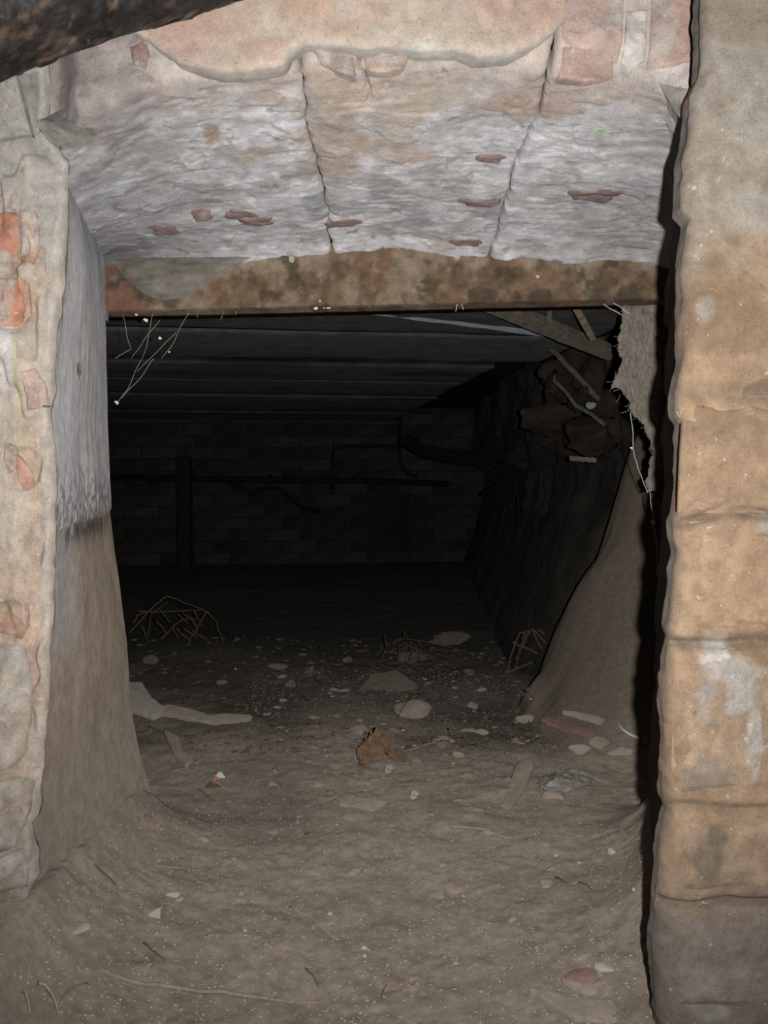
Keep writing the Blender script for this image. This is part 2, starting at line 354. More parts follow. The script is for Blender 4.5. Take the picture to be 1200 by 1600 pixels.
def soffit_panel(sa, sb, n, edgeL, edgeR, seed):
    t = np.linspace(0, 1, n)[None]
    s = sa[:, None] * (1 - t) + sb[:, None] * t
    P = soffit(s, np.broadcast_to(prof[:, :1], s.shape), np.broadcast_to(prof[:, 1:], s.shape))
    # outward normal
    du = np.gradient(P, axis=1); dv = np.gradient(P, axis=0); nn = np.cross(dv, du); nn /= np.linalg.norm(nn, axis=-1, keepdims=True) + 1e-9
    mid = nn[len(prof) - 40, n // 2]
    if mid[2] > 0: nn = -nn
    lay = fbm(P, .035, 5, seed, .6, (1.9, 1, 1)); big = fbm(P, .16, 3, 77)
    d = .013 * big + .0017 * lay + .002 * np.abs(fbm(P, .06, 4, 81, .55, (1.6, 1, 1)))
    # flaky terraces
    ter = fbm(P, .11, 4, 91, .55, (1.5, 1, 1)) * 3.2; d = d + .0018 * (np.floor(ter) + sm(.84, 1, ter - np.floor(ter)))
    pit = sm(.52, .7, fbm(P, .02, 2, 95)); d = d - .003 * pit
    hair = (1 - sm(.0, .012, np.abs(fbm(P, .17, 5, 191, .55)))) * sm(.0, .25, fbm(P, .14, 2, 192)); hair2 = (1 - sm(.0, .02, np.abs(fbm(P, .07, 4, 193, .55, (2, 1, 1))))) * sm(.1, .35, fbm(P, .10, 2, 194))
    hair = np.maximum(hair, hair2); d = d - .0018 * hair + .0009 * fbm(P, .009, 3, 195)
    wdt = np.abs(P[:, -1:, 0] - P[:, :1, 0])
    if edgeL: d = d - .007 * np.exp(-(t * wdt) / .004)
    if edgeR: d = d - .007 * np.exp(-((1 - t) * wdt) / .004)
    # jagged hem over the iron lintel
    A = arc[:, None] * np.ones_like(s)
    hem = sm(.60, .655, A); d = d + .006 * hem * (1 + fbm(P, .05, 3, 15))
    for (gx, a0, a1, amp) in ((.0, 0, 0, 0),): pass
    # secondary crack near the middle of the lip
    cx = np.interp(A, [-.05, .0, .03, .09, .12], [-.033, -.033, -.028, -.018, -.028]) + .003 * fbm(P, .02, 2, 8)
    g = np.exp(-((P[..., 0] - cx) / .0028) ** 2) * sm(-.06, -.04, A) * (1 - sm(.09, .12, A)); d = d - .007 * g
    P = P + nn * d[..., None]
    P[..., 2] -= hem * .004
    P[..., 1] += .04 * sm(-.385, -.43, P[..., 0]) * (1 - sm(.0, .08, A))
    # colours
    col = np.broadcast_to(WHITE, P.shape).copy() * (.97 + .08 * lay + .16 * fbm(P, .1, 4, 21))[..., None]
    fleck = fbm(P, .022, 4, 196, .65, (2, 1, 1)); col *= (1 + .22 * fleck)[..., None]; col = mixc(col, (.50, .40, .34), .5 * sm(.15, .45, fbm(P, .045, 5, 197, .6, (2, 1, 1)))); col = mixc(col, (.33, .29, .27), .6 * hair)
    frontness = 1 - sm(-.0, .16, A + .05 * fbm(P, .07, 3, 23))
    col = mixc(col, (.56, .465, .40), .8 * frontness)
    col = mixc(col, (.55, .42, .33), .55 * sm(.1, .45, fbm(P, .05, 4, 25)) * (1 - sm(.10, .30, A)))
    col = mixc(col, (.52, .44, .37), .5 * sm(.15, .4, fbm(P, .07, 4, 27)))
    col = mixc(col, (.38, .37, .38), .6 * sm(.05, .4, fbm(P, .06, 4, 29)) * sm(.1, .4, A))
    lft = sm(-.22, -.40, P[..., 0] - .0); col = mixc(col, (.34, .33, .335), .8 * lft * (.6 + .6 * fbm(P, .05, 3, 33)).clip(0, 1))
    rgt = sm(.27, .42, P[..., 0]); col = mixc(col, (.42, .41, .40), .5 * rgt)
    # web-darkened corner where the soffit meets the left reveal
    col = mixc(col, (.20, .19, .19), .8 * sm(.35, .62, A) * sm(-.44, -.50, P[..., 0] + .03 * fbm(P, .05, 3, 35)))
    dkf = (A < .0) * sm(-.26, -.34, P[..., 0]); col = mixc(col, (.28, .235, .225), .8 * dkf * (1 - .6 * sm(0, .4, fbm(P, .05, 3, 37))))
    col = mixc(col, (.33, .3, .28), g * .8); col = mixc(col, (.25, .23, .22), .5 * pit)
    for (px, py, rx, ry, c) in ((625, 150, .07, .05, (.60, .50, .42)), (520, 230, .05, .1, (.55, .44, .36)), (530, 130, .05, .05, (.62, .50, .41)), (330, 190, .012, .02, (.5, .36, .25)),
                                (830, 150, .06, .03, (.56, .43, .35)), (940, 183, .006, .012, (.45, .62, .38)), (640, 235, .05, .02, (.72, .58, .5)), (590, 215, .06, .02, (.6, .5, .42))):
        q = None
        for Yd in np.linspace(YF, YB, 120):
            q = at(px, py, Yd)
            if q[2] >= 1.25 - (Yd - YF) / (YB - YF) * .08: break
        col = mixc(col, c, .8 * blob(P, q, (rx, ry * 1.3, .2), .6, .03))
    return P, np.clip(col, .02, .9)
wf = tag(bpy.data.objects.new('wall_front', None), kind='structure', label='thick whitewashed arch over the low opening'); C.objects.link(wf)
one = np.ones(len(prof))
panels = []
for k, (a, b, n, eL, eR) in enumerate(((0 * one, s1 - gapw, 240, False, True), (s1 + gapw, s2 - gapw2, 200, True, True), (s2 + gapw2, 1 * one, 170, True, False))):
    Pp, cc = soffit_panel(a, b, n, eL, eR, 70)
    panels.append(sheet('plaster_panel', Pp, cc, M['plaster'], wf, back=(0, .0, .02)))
# dark core behind the cracks and the mass of wall above
sg = np.linspace(0, 1, 60)[None] * np.ones((40, 1)); yy = np.linspace(YF + .025, YB, 40)[:, None] * np.ones((1, 60))
Pc = soffit(sg, yy, np.full_like(sg, .03)); sheet('core', Pc, np.full(Pc.shape, .06), M['mort'], wf)
V, Fc = joined([(boxv(-1.6, 1.4, YF + .03, YB + .05, 1.31, 2.0), BOXF), (boxv(-1.6, 1.4, YB + .005, YB + .05, 1.20, 1.32), BOXF)])
link('masonry_core', meshdata('masonry_core', V, Fc, M['mort'], smooth=False), wf)

# ---------------- pink plaster coat on the face above the arch
lip = [(-300, 60), (180, 30), (228, 52), (250, 72), (275, 92), (310, 100), (350, 103), (400, 100), (440, 92), (452, 74), (470, 62), (500, 62), (540, 66), (575, 68), (620, 66), (660, 70), (710, 70), (745, 81), (790, 78), (830, 66), (862, 46), (884, 22)]
lw = np.array([at(a, b, YF - .02) for a, b in lip]); xr_ = at(886, 0, YF - .02)[0]
xs = np.concatenate([np.linspace(-1.5, -.36, 24)[:-1], np.linspace(-.36, xr_, 330)]); t = np.concatenate([np.linspace(0, 1, 110) ** 1.0 * .25, np.linspace(.27, 1, 12)])
zl = np.interp(xs, lw[:, 0], lw[:, 2]) + .003 * fbm(np.stack([xs, xs * 0, xs * 0], -1), .02, 4, 5)
X, T = np.meshgrid(xs, t); Zp = zl[None] + T * (2.0 - zl[None])
P = np.stack([X, np.full_like(X, YF - .012), Zp], -1)
edge = np.exp(-(Zp - zl[None]) / .006)
P[..., 1] += .007 * edge - .006 * fbm(P, .12, 3, 6) - .0015 * fbm(P, .02, 3, 7)
col = np.broadcast_to(PINK, P.shape).copy() * (1 + .10 * fbm(P, .08, 4, 8))[..., None]
col = mixc(col, (.55, .46, .37), .8 * sm(-.1, .3, fbm(P, .14, 3, 9)))
col = mixc(col, (.58, .36, .29), .6 * sm(.1, .4, fbm(P, .16, 3, 14)))
col = mixc(col, (.64, .61, .56), .7 * sm(.2, .4, fbm(P, .05, 4, 10)) * np.exp(-(Zp - zl[None]) / .05))
col = mixc(col, (.56, .54, .50), .6 * edge)
col = mixc(col, (.44, .40, .36), .35 * blob(P, at(370, 92, YF), (.07, .2, .006), .3) )  # soft grey shadow band painted along the lip
tag(sheet('plaster_coat', P, col, M['plaster'], wf, back=(0, .028, 0)), label='pinkish plaster coat')
# grey hanging flake under it
from mathutils.bvhtree import BVHTree
def bvh_of(objs):
    V = []; Fc = []
    for o in objs:
        me = o.data; b = len(V); co = np.empty(len(me.vertices) * 3, np.float32); me.vertices.foreach_get('co', co); V += co.reshape(-1, 3).tolist()
        Fc += [[b + i for i in p.vertices] for p in me.polygons]
    return BVHTree.FromPolygons(V, Fc)
def faceplate(name, outline, Y, th, colr, mat, parent, seed=0, res=.003, dome=.004, rough=.002, label=None, tree=None):
    """an irregular flat piece of masonry lying in the plane of a wall face"""
    O = np.array([at(a, b, Y) for a, b in outline])[:, [0, 2]]
    c = O.mean(0); n = 72
    ang = []; 
    seg = np.concatenate([O, O[:1]]); L = np.concatenate([[0], np.cumsum(np.linalg.norm(np.diff(seg, axis=0), axis=1))])
    u = np.linspace(0, L[-1], n, endpoint=False); R = np.stack([np.interp(u, L, seg[:, 0]), np.interp(u, L, seg[:, 1])], -1)
    rr = [0, .15, .3, .45, .6, .7, .8, .88, .94, .98, 1.0, 1.0]; yo = [-1, -1, -1, -1, -1, -.97, -.92, -.8, -.6, -.2, .3, 1]
    rows = []
    for r, y in zip(rr, yo):
        q = c + (R - c) * max(r, .02); k = .06 * fbm(np.stack([q[:, 0], q[:, 1], q[:, 0] * 0], -1), .02, 3, seed)
        if r > .5: q = c + (q - c) * (1 + k[:, None] * .5)
        Pq = np.stack([q[:, 0], np.full(n, Y) + (y * th if y < 1 else .012), q[:, 1]], -1)
        if y < 0: Pq[:, 1] -= rough * fbm(Pq, .02, 3, seed + 2) + rough * fbm(Pq, .006, 2, seed + 3)
        if tree is not None:
            for i in range(n):
                h = tree.ray_cast(Vector((Pq[i, 0], Y - .2, Pq[i, 2])), Vector((0, 1, 0)))[0]
                if h is not None: Pq[i, 1] += min(h.y - Y, .03)
            Pq[-1] = Pq[-1]
        rows.append(np.concatenate([Pq, Pq[:1]]))
    P = np.array(rows); cc = np.broadcast_to(np.asarray(colr, float), P.shape).copy() * (1 + .3 * fbm(P, .02, 4, seed + 5))[..., None]
    cc = mixc(cc, (.50, .46, .42), .75 * sm(.0, .35, fbm(P, .035, 4, seed + 9)))
    o = sheet(name, P, np.clip(cc, .01, .9), mat, parent)
    if label: o['label'] = label
    return o
ftree = bvh_of(panels)
# bricks bared at the top right of the face and small reds at the left
for k, (ol, c) in enumerate((([(886, -40), (975, -40), (972, 60), (968, 98), (930, 92), (900, 78), (876, 60)], (.52, .39, .34)), ([(1016, -40), (1092, -40), (1094, 60), (1088, 100), (1052, 106), (1012, 104), (1014, 40)], (.48, .33, .28)),
                             ([(880, 72), (925, 78), (960, 92), (966, 110), (920, 112), (878, 108)], (.50, .36, .31)), ([(978, 20), (1010, 18), (1008, 95), (980, 112), (972, 95)], (.62, .58, .54)),
                             ([(484, 72), (520, 74), (552, 78), (556, 106), (530, 98), (502, 90)], (.50, .42, .38)), ([(566, 78), (608, 74), (640, 80), (632, 92), (606, 98), (572, 96)], (.52, .40, .32)),
                             ([(200, 70), (226, 56), (232, 84), (226, 104), (206, 98)], (.36, .25, .21)))):
    faceplate('brick', ol, YF, .004, c, M['pier'], wf, 20 + k, tree=ftree)
# red bricks worn bare on the soffit
def soffit_point(px, py):
    for Yd in np.linspace(YF, YB, 300):
        q = at(px, py, Yd)
        if q[2] >= np.interp(Yd, [YF, YB], [1.245, 1.168]): break
    return q
for k, (px, py, wx, wy) in enumerate(((315, 326, 16, 5), (375, 326, 22, 6), (398, 338, 26, 6), (258, 345, 24, 9), (748, 313, 32, 5), (762, 250, 26, 4), (915, 290, 26, 6), (950, 288, 24, 7), (925, 302, 30, 7), (540, 353, 30, 5), (730, 378, 30, 3))):
    a = soffit_point(px - wx, py); b = soffit_point(px + wx, py); c0 = soffit_point(px, py - wy); c1_ = soffit_point(px, py + wy)
    hw = (b[0] - a[0]) / 2; hd = (c1_[1] - c0[1]) / 2 + .006; ctr = (a + b) / 2; n = 40
    rows = []
    for r, dz in ((.02, -.004), (.5, -.004), (.8, -.0032), (.97, -.001), (1, .012)):
        th = np.linspace(0, 2 * math.pi, n + 1); cx = np.sign(np.cos(th)) * np.abs(np.cos(th)) ** .7; cy = np.sign(np.sin(th)) * np.abs(np.sin(th)) ** .7
        q = np.stack([ctr[0] + cx * hw * r, ctr[1] + cy * hd * r, np.zeros(n + 1)], -1)
        kf = 1 + .55 * fbm(q, .022, 4, 7 + k); q[:, 0] = ctr[0] + (q[:, 0] - ctr[0]) * kf; q[:, 1] = ctr[1] + (q[:, 1] - ctr[1]) * kf
        q[-1] = q[0]; q[:, 2] = np.interp(q[:, 1], [YF, YB], [1.245, 1.168])
        for i in range(n + 1):
            h = ftree.ray_cast(Vector((q[i, 0], q[i, 1], .95)), Vector((0, 0, 1)))[0]
            if h is not None: q[i, 2] = h.z
        q[:, 2] += dz + .0015 + .001 * fbm(q, .01, 2, 3)
        rows.append(q)
    P = np.array(rows); cc = np.broadcast_to(np.array([.36, .25, .23]), P.shape) * (1 + .4 * fbm(P, .012, 3, k))[..., None]; cc = mixc(cc, (.5, .46, .45), .7 * sm(.05, .4, fbm(P, .02, 4, 60 + k)))
    sheet('brick', P, np.clip(cc, 0, 1), M['pier'], wf)

# ---------------- left reveal of the opening (whitewash above, bare brown below)
el = [(58, 120), (60, 190), (80, 215), (94, 242), (95, 330), (91, 400), (84, 480), (75, 600), (67, 640), (72, 700), (73, 760), (69, 820), (68, 900), (71, 965), (68, 1040), (66, 1100), (61, 1180), (55, 1262), (50, 1285), (42, 1296), (46, 1340), (45, 1385), (36, 1400), (24, 1440), (20, 1500), (14, 1560), (5, 1650), (0, 1800)]
ewl = np.array([at(a, b, YF) for a, b in el][::-1])
# stations up the back edge of the reveal
zst = np.array([-.1, .02, .083, .15, .25, .39, .66, .8, 1.06, 1.14, 1.3])
xb = np.array([-.42, -.44, -.463, -.487, -.508, -.514, -.547, -.552, -.555, -.556, -.552])
xf = np.array([-.455, -.45, -.45, -.45, -.45, -.45, -.445, -.44, -.432, -.425, -.41])
zz = np.linspace(-.1, 1.22, 420); yv = np.linspace(YF + .04, YB + .012, 200)
Yg, Zg = np.meshgrid(yv, zz); wv = (Yg - YF) / (YB - YF)
zd = np.linspace(-.3, 1.5, 361); xbs = np.convolve(np.pad(np.interp(zd, zst, xb), 8, mode='edge'), np.ones(17) / 17, 'valid')
efs = np.convolve(np.pad(np.interp(zd, ewl[:, 2], ewl[:, 0]), 10, mode='edge'), np.ones(21) / 21, 'valid')
Xg = (1 - wv) * (np.interp(Zg, zd, efs) - .011) + wv * np.interp(Zg, zd, xbs)
P = np.stack([Xg, Yg, Zg], -1)
brk = .652 + .010 * fbm(np.stack([Yg, Yg * 0, Yg * 0], -1), .06, 4, 3) + .004 * fbm(P, .012, 3, 4) - .02 * (YB - Yg)      # lower edge of the whitewash
up = sm(-.004, .004, Zg - brk)
P[..., 0] += .007 * fbm(P, .25, 3, 5) + .0006 * fbm(P, .03, 3, 6) + .004 * up + .012 * np.exp(-((Zg - .98) / .06) ** 2) * 0
P[..., 0] -= .02 * sm(YB - .03, YB + .012, Yg)                # worn arris at the back
col = np.broadcast_to(np.array([.74, .725, .735]), P.shape).copy() * (1 + .12 * fbm(P, .1, 4, 7))[..., None]
st = fbm(P, .02, 3, 8, .5, (1, 1, 9)); col = mixc(col, (.46, .38, .33), .5 * sm(.15, .45, st) * (1 - sm(.95, 1.05, Zg)))
col = mixc(col, (.18, .17, .165), .7 * sm(.12, .4, fbm(P, .010, 3, 9) + .25) * np.exp(-((Zg - brk - .03) / .05) ** 2))
band = np.exp(-((Zg - brk + .012) / .022) ** 2) * sm(-.35, .0, fbm(P, .02, 3, 10, .5, (1, 1, 3)) + .1) * (1 - .6 * sm(1.62, 1.75, Yg)); 
low = np.array([.46, .37, .29]) * np.ones_like(P) * (1 + .15 * fbm(P, .03, 4, 11, .5, (1, 1, 4)))[..., None]
low = mixc(low, (.46, .39, .32), 1 - sm(.18, .34, Zg + .02 * fbm(P, .1, 3, 4)))
low = mixc(low, (.52, .50, .49), .7 * (1 - sm(1.36, 1.42, Yg + .02 * fbm(P, .1, 3, 12))) * sm(.42, .5, Zg))
col = np.where(up[..., None] > .5, col, low)
col = mixc(col, (.10, .09, .085), .9 * band * sm(1.30, 1.36, Yg))
col = mixc(col, (.42, .41, .42), .7 * sm(1.02, 1.16, Zg + .06 * fbm(P, .06, 3, 13)))
reveal = sheet('wall_left_reveal', P, col, M['plaster'], back=(-.05, .02, 0), flip=True); tag(reveal, kind='structure', label='left side of the opening, grey whitewash above and bare brown render below')

# ---------------- wall_left : plastered pier in front at the left
ew = ewl
zz = np.concatenate([np.linspace(-.15, 1.30, 620), np.linspace(1.32, 2.0, 10)]); ed = np.interp(zz, ew[:, 2], ew[:, 0]) + .0015 * fbm(np.stack([zz, zz * 0, zz * 0], -1), .015, 3, 44)
xo = np.concatenate([np.linspace(-1.6, -.56, 10)[:-1], np.linspace(-.56, 0, 90)])   # last = edge (relative)
cols = []
for i in range(9): cols.append(np.stack([np.full_like(zz, xo[i]), np.full_like(zz, YF), zz], -1))
for t in np.linspace(0, 1, 90): cols.append(np.stack([-.56 + t * (ed - .010 + .56), YF + 0 * zz, zz], -1))
for a in np.linspace(.2, math.pi / 2, 9): cols.append(np.stack([ed - .010 + .010 * math.sin(a), YF + .014 * (1 - math.cos(a)) + 0 * zz, zz], -1))
for y in np.linspace(.018, .05, 12): cols.append(np.stack([ed - .5 * y, YF + y + 0 * zz, zz], -1))
P = np.array(cols).transpose(1, 0, 2)
Xc, Zc = P[..., 0], P[..., 2]; dist = ed[:, None] - Xc
d = .010 * fbm(P, .15, 4, 101) + .004 * fbm(P, .035, 4, 103, .55, (1, 1, 1.8)) + .0012 * fbm(P, .008, 2, 104)
ter = fbm(P, .16, 4, 105, .55, (1, 1, 2)) * 3.2; d = d + .006 * (np.floor(ter) + sm(.85, 1, ter - np.floor(ter)))
d = d - .014 * sm(.045, .015, dist) * (1 + .3 * fbm(P, .05, 2, 106))        # bevel towards the arris
lowz = 1 - sm(.25, .55, Zc); d = d + lowz * (.016 * np.abs(fbm(P, .11, 3, 107)) )
holes = [(22, 368, .030, .038), (18, 470, .030, .037), (28, 735, .02, .028), (14, 970, .02, .026)]
hm = np.zeros_like(d)
for (px, py, rx, rz) in holes:
    c = at(px, py, YF); hm = np.maximum(hm, blob(P, c, (rx, .2, rz), .35, .02, soft=.15))
d = d - .006 * hm
front = sm(.06, .03, P[..., 1] - YF)
P[..., 1] -= d * front; P[..., 0] += .003 * fbm(P, .03, 3, 108) * (dist < .02)
col = np.broadcast_to(np.array([.50, .405, .32]), P.shape).copy() * (1 + .16 * fbm(P, .06, 4, 111) + .12 * fbm(P, .015, 4, 112))[..., None]
col = mixc(col, (.40, .385, .365), .85 * sm(.95, 1.08, Zc + .08 * fbm(P, .1, 3, 112)))
col = mixc(col, (.54, .48, .42), .6 * sm(.05, .3, fbm(P, .07, 4, 113, .5, (1, 1, 2.5))))
col = mixc(col, (.52, .33, .25), .55 * sm(.10, .42, fbm(P, .09, 4, 114, .5, (1, 1, 1.6))) * (Zc < 1.12))
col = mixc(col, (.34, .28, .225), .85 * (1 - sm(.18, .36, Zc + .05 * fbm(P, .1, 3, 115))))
col = mixc(col, (.40, .27, .2), .5 * hm); col = mixc(col, (.52, .49, .44), .5 * sm(.02, .008, dist))
yl = at(25, 612, YF); col = mixc(col, (.54, .50, .26), .5 * blob(P, yl, (.0035, .3, .075), .7, .01))
col = mixc(col, (.70, .68, .66), .7 * blob(P, at(8, 560, YF), (.012, .3, .05), .4, .02))
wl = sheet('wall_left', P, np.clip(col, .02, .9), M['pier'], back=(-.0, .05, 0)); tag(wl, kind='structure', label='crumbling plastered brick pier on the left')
wtree = bvh_of([wl])
for k, (ol, c) in enumerate((([(-45, 328), (26, 330), (27, 368), (24, 408), (-45, 408)], (.60, .27, .165)), ([(31, 326), (56, 330), (60, 370), (52, 412), (28, 408), (31, 365)], (.58, .34, .22)),
                             ([(-45, 430), (34, 432), (36, 470), (30, 508), (-45, 512)], (.62, .28, .16)), ([(33, 434), (44, 442), (42, 492), (33, 505)], (.58, .36, .25)),
                             ([(18, 706), (28, 716), (42, 738), (44, 762), (34, 768), (22, 752)], (.60, .33, .23)), ([(4, 690), (22, 696), (20, 730), (8, 740), (2, 716)], (.58, .42, .31)),
                             ([(-20, 958), (14, 962), (34, 976), (32, 1000), (10, 994), (-20, 984)], (.55, .33, .22)), ([(24, 935), (36, 948), (36, 986), (28, 976)], (.58, .38, .28)),
                             ([(34, 580), (52, 574), (66, 598), (68, 635), (40, 640), (36, 610)], (.58, .40, .32)))):
    faceplate('brick', ol, YF, .005, np.array(c) * np.array([.88, .95, 1.05]), M['pier'], wl, 50 + k, rough=.0025, tree=wtree)
# masonry lumps in the foot of the left pier
for k, (ol, c) in enumerate((([(-60, 1010), (36, 1006), (46, 1080), (38, 1180), (20, 1200), (-60, 1215)], (.55, .47, .39)), ([(-60, 1228), (22, 1212), (50, 1222), (44, 1270), (20, 1330), (-60, 1340)], (.50, .42, .34)),
                             ([(-60, 1352), (30, 1330), (40, 1360), (34, 1396), (10, 1400), (-60, 1410)], (.47, .39, .32)), ([(-60, 1424), (18, 1412), (20, 1470), (-10, 1500), (-60, 1506)], (.45, .38, .32)))):
    faceplate('stone', ol, YF, .010, np.array(c) * .85, M['pier'], wl, 70 + k, rough=.004, tree=wtree)

# ---------------- wall_right : pier close to the camera at the right
YR = 1.05
er = [(1094, -60), (1091, 60), (1090, 120), (1076, 150), (1074, 190), (1070, 222), (1063, 250), (1062, 290), (1061, 332), (1074, 346), (1071, 365), (1066, 400), (1062, 430), (1064, 500), (1066, 560), (1058, 590), (1053, 610), (1053, 650), (1060, 662), (1060, 760), (1056, 800), (1050, 815), (1050, 842), (1056, 860), (1052, 900), (1046, 958), (1041, 980), (1046, 1000), (1038, 1060), (1036, 1100), (1041, 1150), (1037, 1200), (1036, 1250), (1043, 1268), (1034, 1300), (1028, 1340), (1026, 1400), (1022, 1450), (1020, 1500), (1024, 1560), (1030, 1600), (1034, 1750)]
ew = np.array([at(a, b, YR + .02) for a, b in er][::-1])
zz = np.concatenate([np.linspace(-.15, 1.33, 640), np.linspace(1.35, 2.0, 8)]); ed = np.interp(zz, ew[:, 2], ew[:, 0]) + .0015 * fbm(np.stack([zz, zz * 0, zz * 0], -1), .012, 4, 45)
cols = []
for y in np.linspace(.75, .05, 12): cols.append(np.stack([ed + .28 * y, YR + y + 0 * zz, zz], -1))
for y in np.linspace(.045, .018, 8): cols.append(np.stack([ed, YR + y + 0 * zz, zz], -1))
for a in np.linspace(0, math.pi / 2, 9): cols.append(np.stack([ed + .014 * (1 - math.cos(a)), YR + .018 * (1 - math.sin(a)) + 0 * zz, zz], -1))
for t in np.linspace(.01, 1, 110): cols.append(np.stack([(ed + .014) * (1 - t) + .50 * t, YR + 0 * zz, zz], -1))
for x in (.53, .6, .8, 1.1, 1.4): cols.append(np.stack([x + 0 * zz, YR + 0 * zz, zz], -1))
P = np.array(cols).transpose(1, 0, 2); Xc, Yc, Zc = P[..., 0], P[..., 1], P[..., 2]; dist = Xc - ed[:, None]
fr = sm(.03, .0, Yc - YR)
d = .006 * fbm(P, .16, 4, 121) + .0018 * fbm(P, .03, 4, 123) + .0006 * fbm(P, .006, 2, 124)
jy = [608, 815, 1004, 1262, 1412]                                   # bed joints of the big blocks
gr = np.zeros_like(d)
for k, y in enumerate(jy):
    zc = at(1120, y, YR)[2] + .006 * fbm(np.stack([Xc, Xc * 0, Xc * 0 + k * 3], -1), .06, 3, 125) + (.010 * np.sin((Xc - .36) * 28) if k == 1 else 0)
    wdt = (.011, .007, .007, .006, .005)[k]
    gr = np.maximum(gr, np.exp(-((Zc - zc) / wdt) ** 2) * (.55 + .45 * sm(-.3, .2, fbm(P, .05, 2, 126 + k))))
d = d - .012 * gr
ln = at(1140, 400, YR); dd = (Zc - (ln[2] - (Xc - ln[0]) * 1.0)); d = d + .006 * sm(-.004, .004, dd) * (Zc > at(0, 480, YR)[2]) * (1 - sm(1.0, 1.06, Zc))
pt = blob(P, at(1135, 1062, YR), (.036, .3, .046), .7, .03); pt = np.maximum(pt, blob(P, at(1180, 1150, YR), (.012, .3, .04), .7, .02)); d = d + .004 * pt * (1 + fbm(P, .012, 3, 127))
d = d - .006 * sm(.02, .0, dist) * (.5 + fbm(P, .03, 3, 128).clip(-.5, 1))
P[..., 1] -= d * fr; P[..., 0] += (1 - fr) * (.003 * fbm(P, .025, 4, 129))
col = np.broadcast_to(np.array([.36, .25, .165]), P.shape).copy() * (1 + .16 * fbm(P, .07, 4, 131) + .14 * fbm(P, .015, 4, 255))[..., None]
topm = sm(.88, 1.06, Zc + .14 * fbm(P, .12, 4, 132))
col = mixc(col, (.34, .295, .24), .85 * topm)
col = mixc(col, (.40, .37, .33), .55 * sm(.05, .4, fbm(P, .09, 4, 133)) * sm(.82, .95, Zc))
col = mixc(col, (.24, .16, .095), .7 * sm(.12, .4, fbm(P, .13, 4, 134)))
col = mixc(col, (.40, .27, .16), .6 * sm(.1, .4, fbm(P, .10, 3, 135)) * (1 - topm))
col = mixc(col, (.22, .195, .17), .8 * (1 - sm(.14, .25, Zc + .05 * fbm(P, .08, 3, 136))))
col = mixc(col, (.17, .135, .10), .75 * gr)
col = mixc(col, (.60, .56, .50), .9 * pt * sm(-.5, .1, fbm(P, .03, 3, 137)))
col = mixc(col, (.35, .34, .33), .5 * pt * sm(.0, .3, fbm(P, .02, 3, 138)))
wsp = sm(.50, .62, fbm(P, .011, 4, 139, .6)) * sm(.0, .35, fbm(P, .08, 2, 140)); col = mixc(col, (.52, .49, .44), .7 * wsp)
for (px, py, rx, rz) in ((1175, 150, .03, .07), (1180, 330, .04, .03), (1100, 300, .006, .02), (1105, 480, .012, .02), (1197, 830, .01, .02), (1120, 1580, .03, .012), (1180, 1480, .01, .01)):
    col = mixc(col, (.42, .40, .365), .5 * blob(P, at(px, py, YR), (rx, .3, rz), .8, .03))
col = mixc(col, (.12, .10, .085), .5 * blob(P, at(1118, 1303, YR), (.013, .3, .015), .5, .02))
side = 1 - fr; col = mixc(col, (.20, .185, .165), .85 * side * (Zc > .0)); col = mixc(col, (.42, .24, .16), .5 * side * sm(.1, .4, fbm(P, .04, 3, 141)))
wr = sheet('wall_right', P, np.clip(col, .02, .9), M['pier'], flip=False); tag(wr, kind='structure', label='tan block pier on the right with pale lime spots')
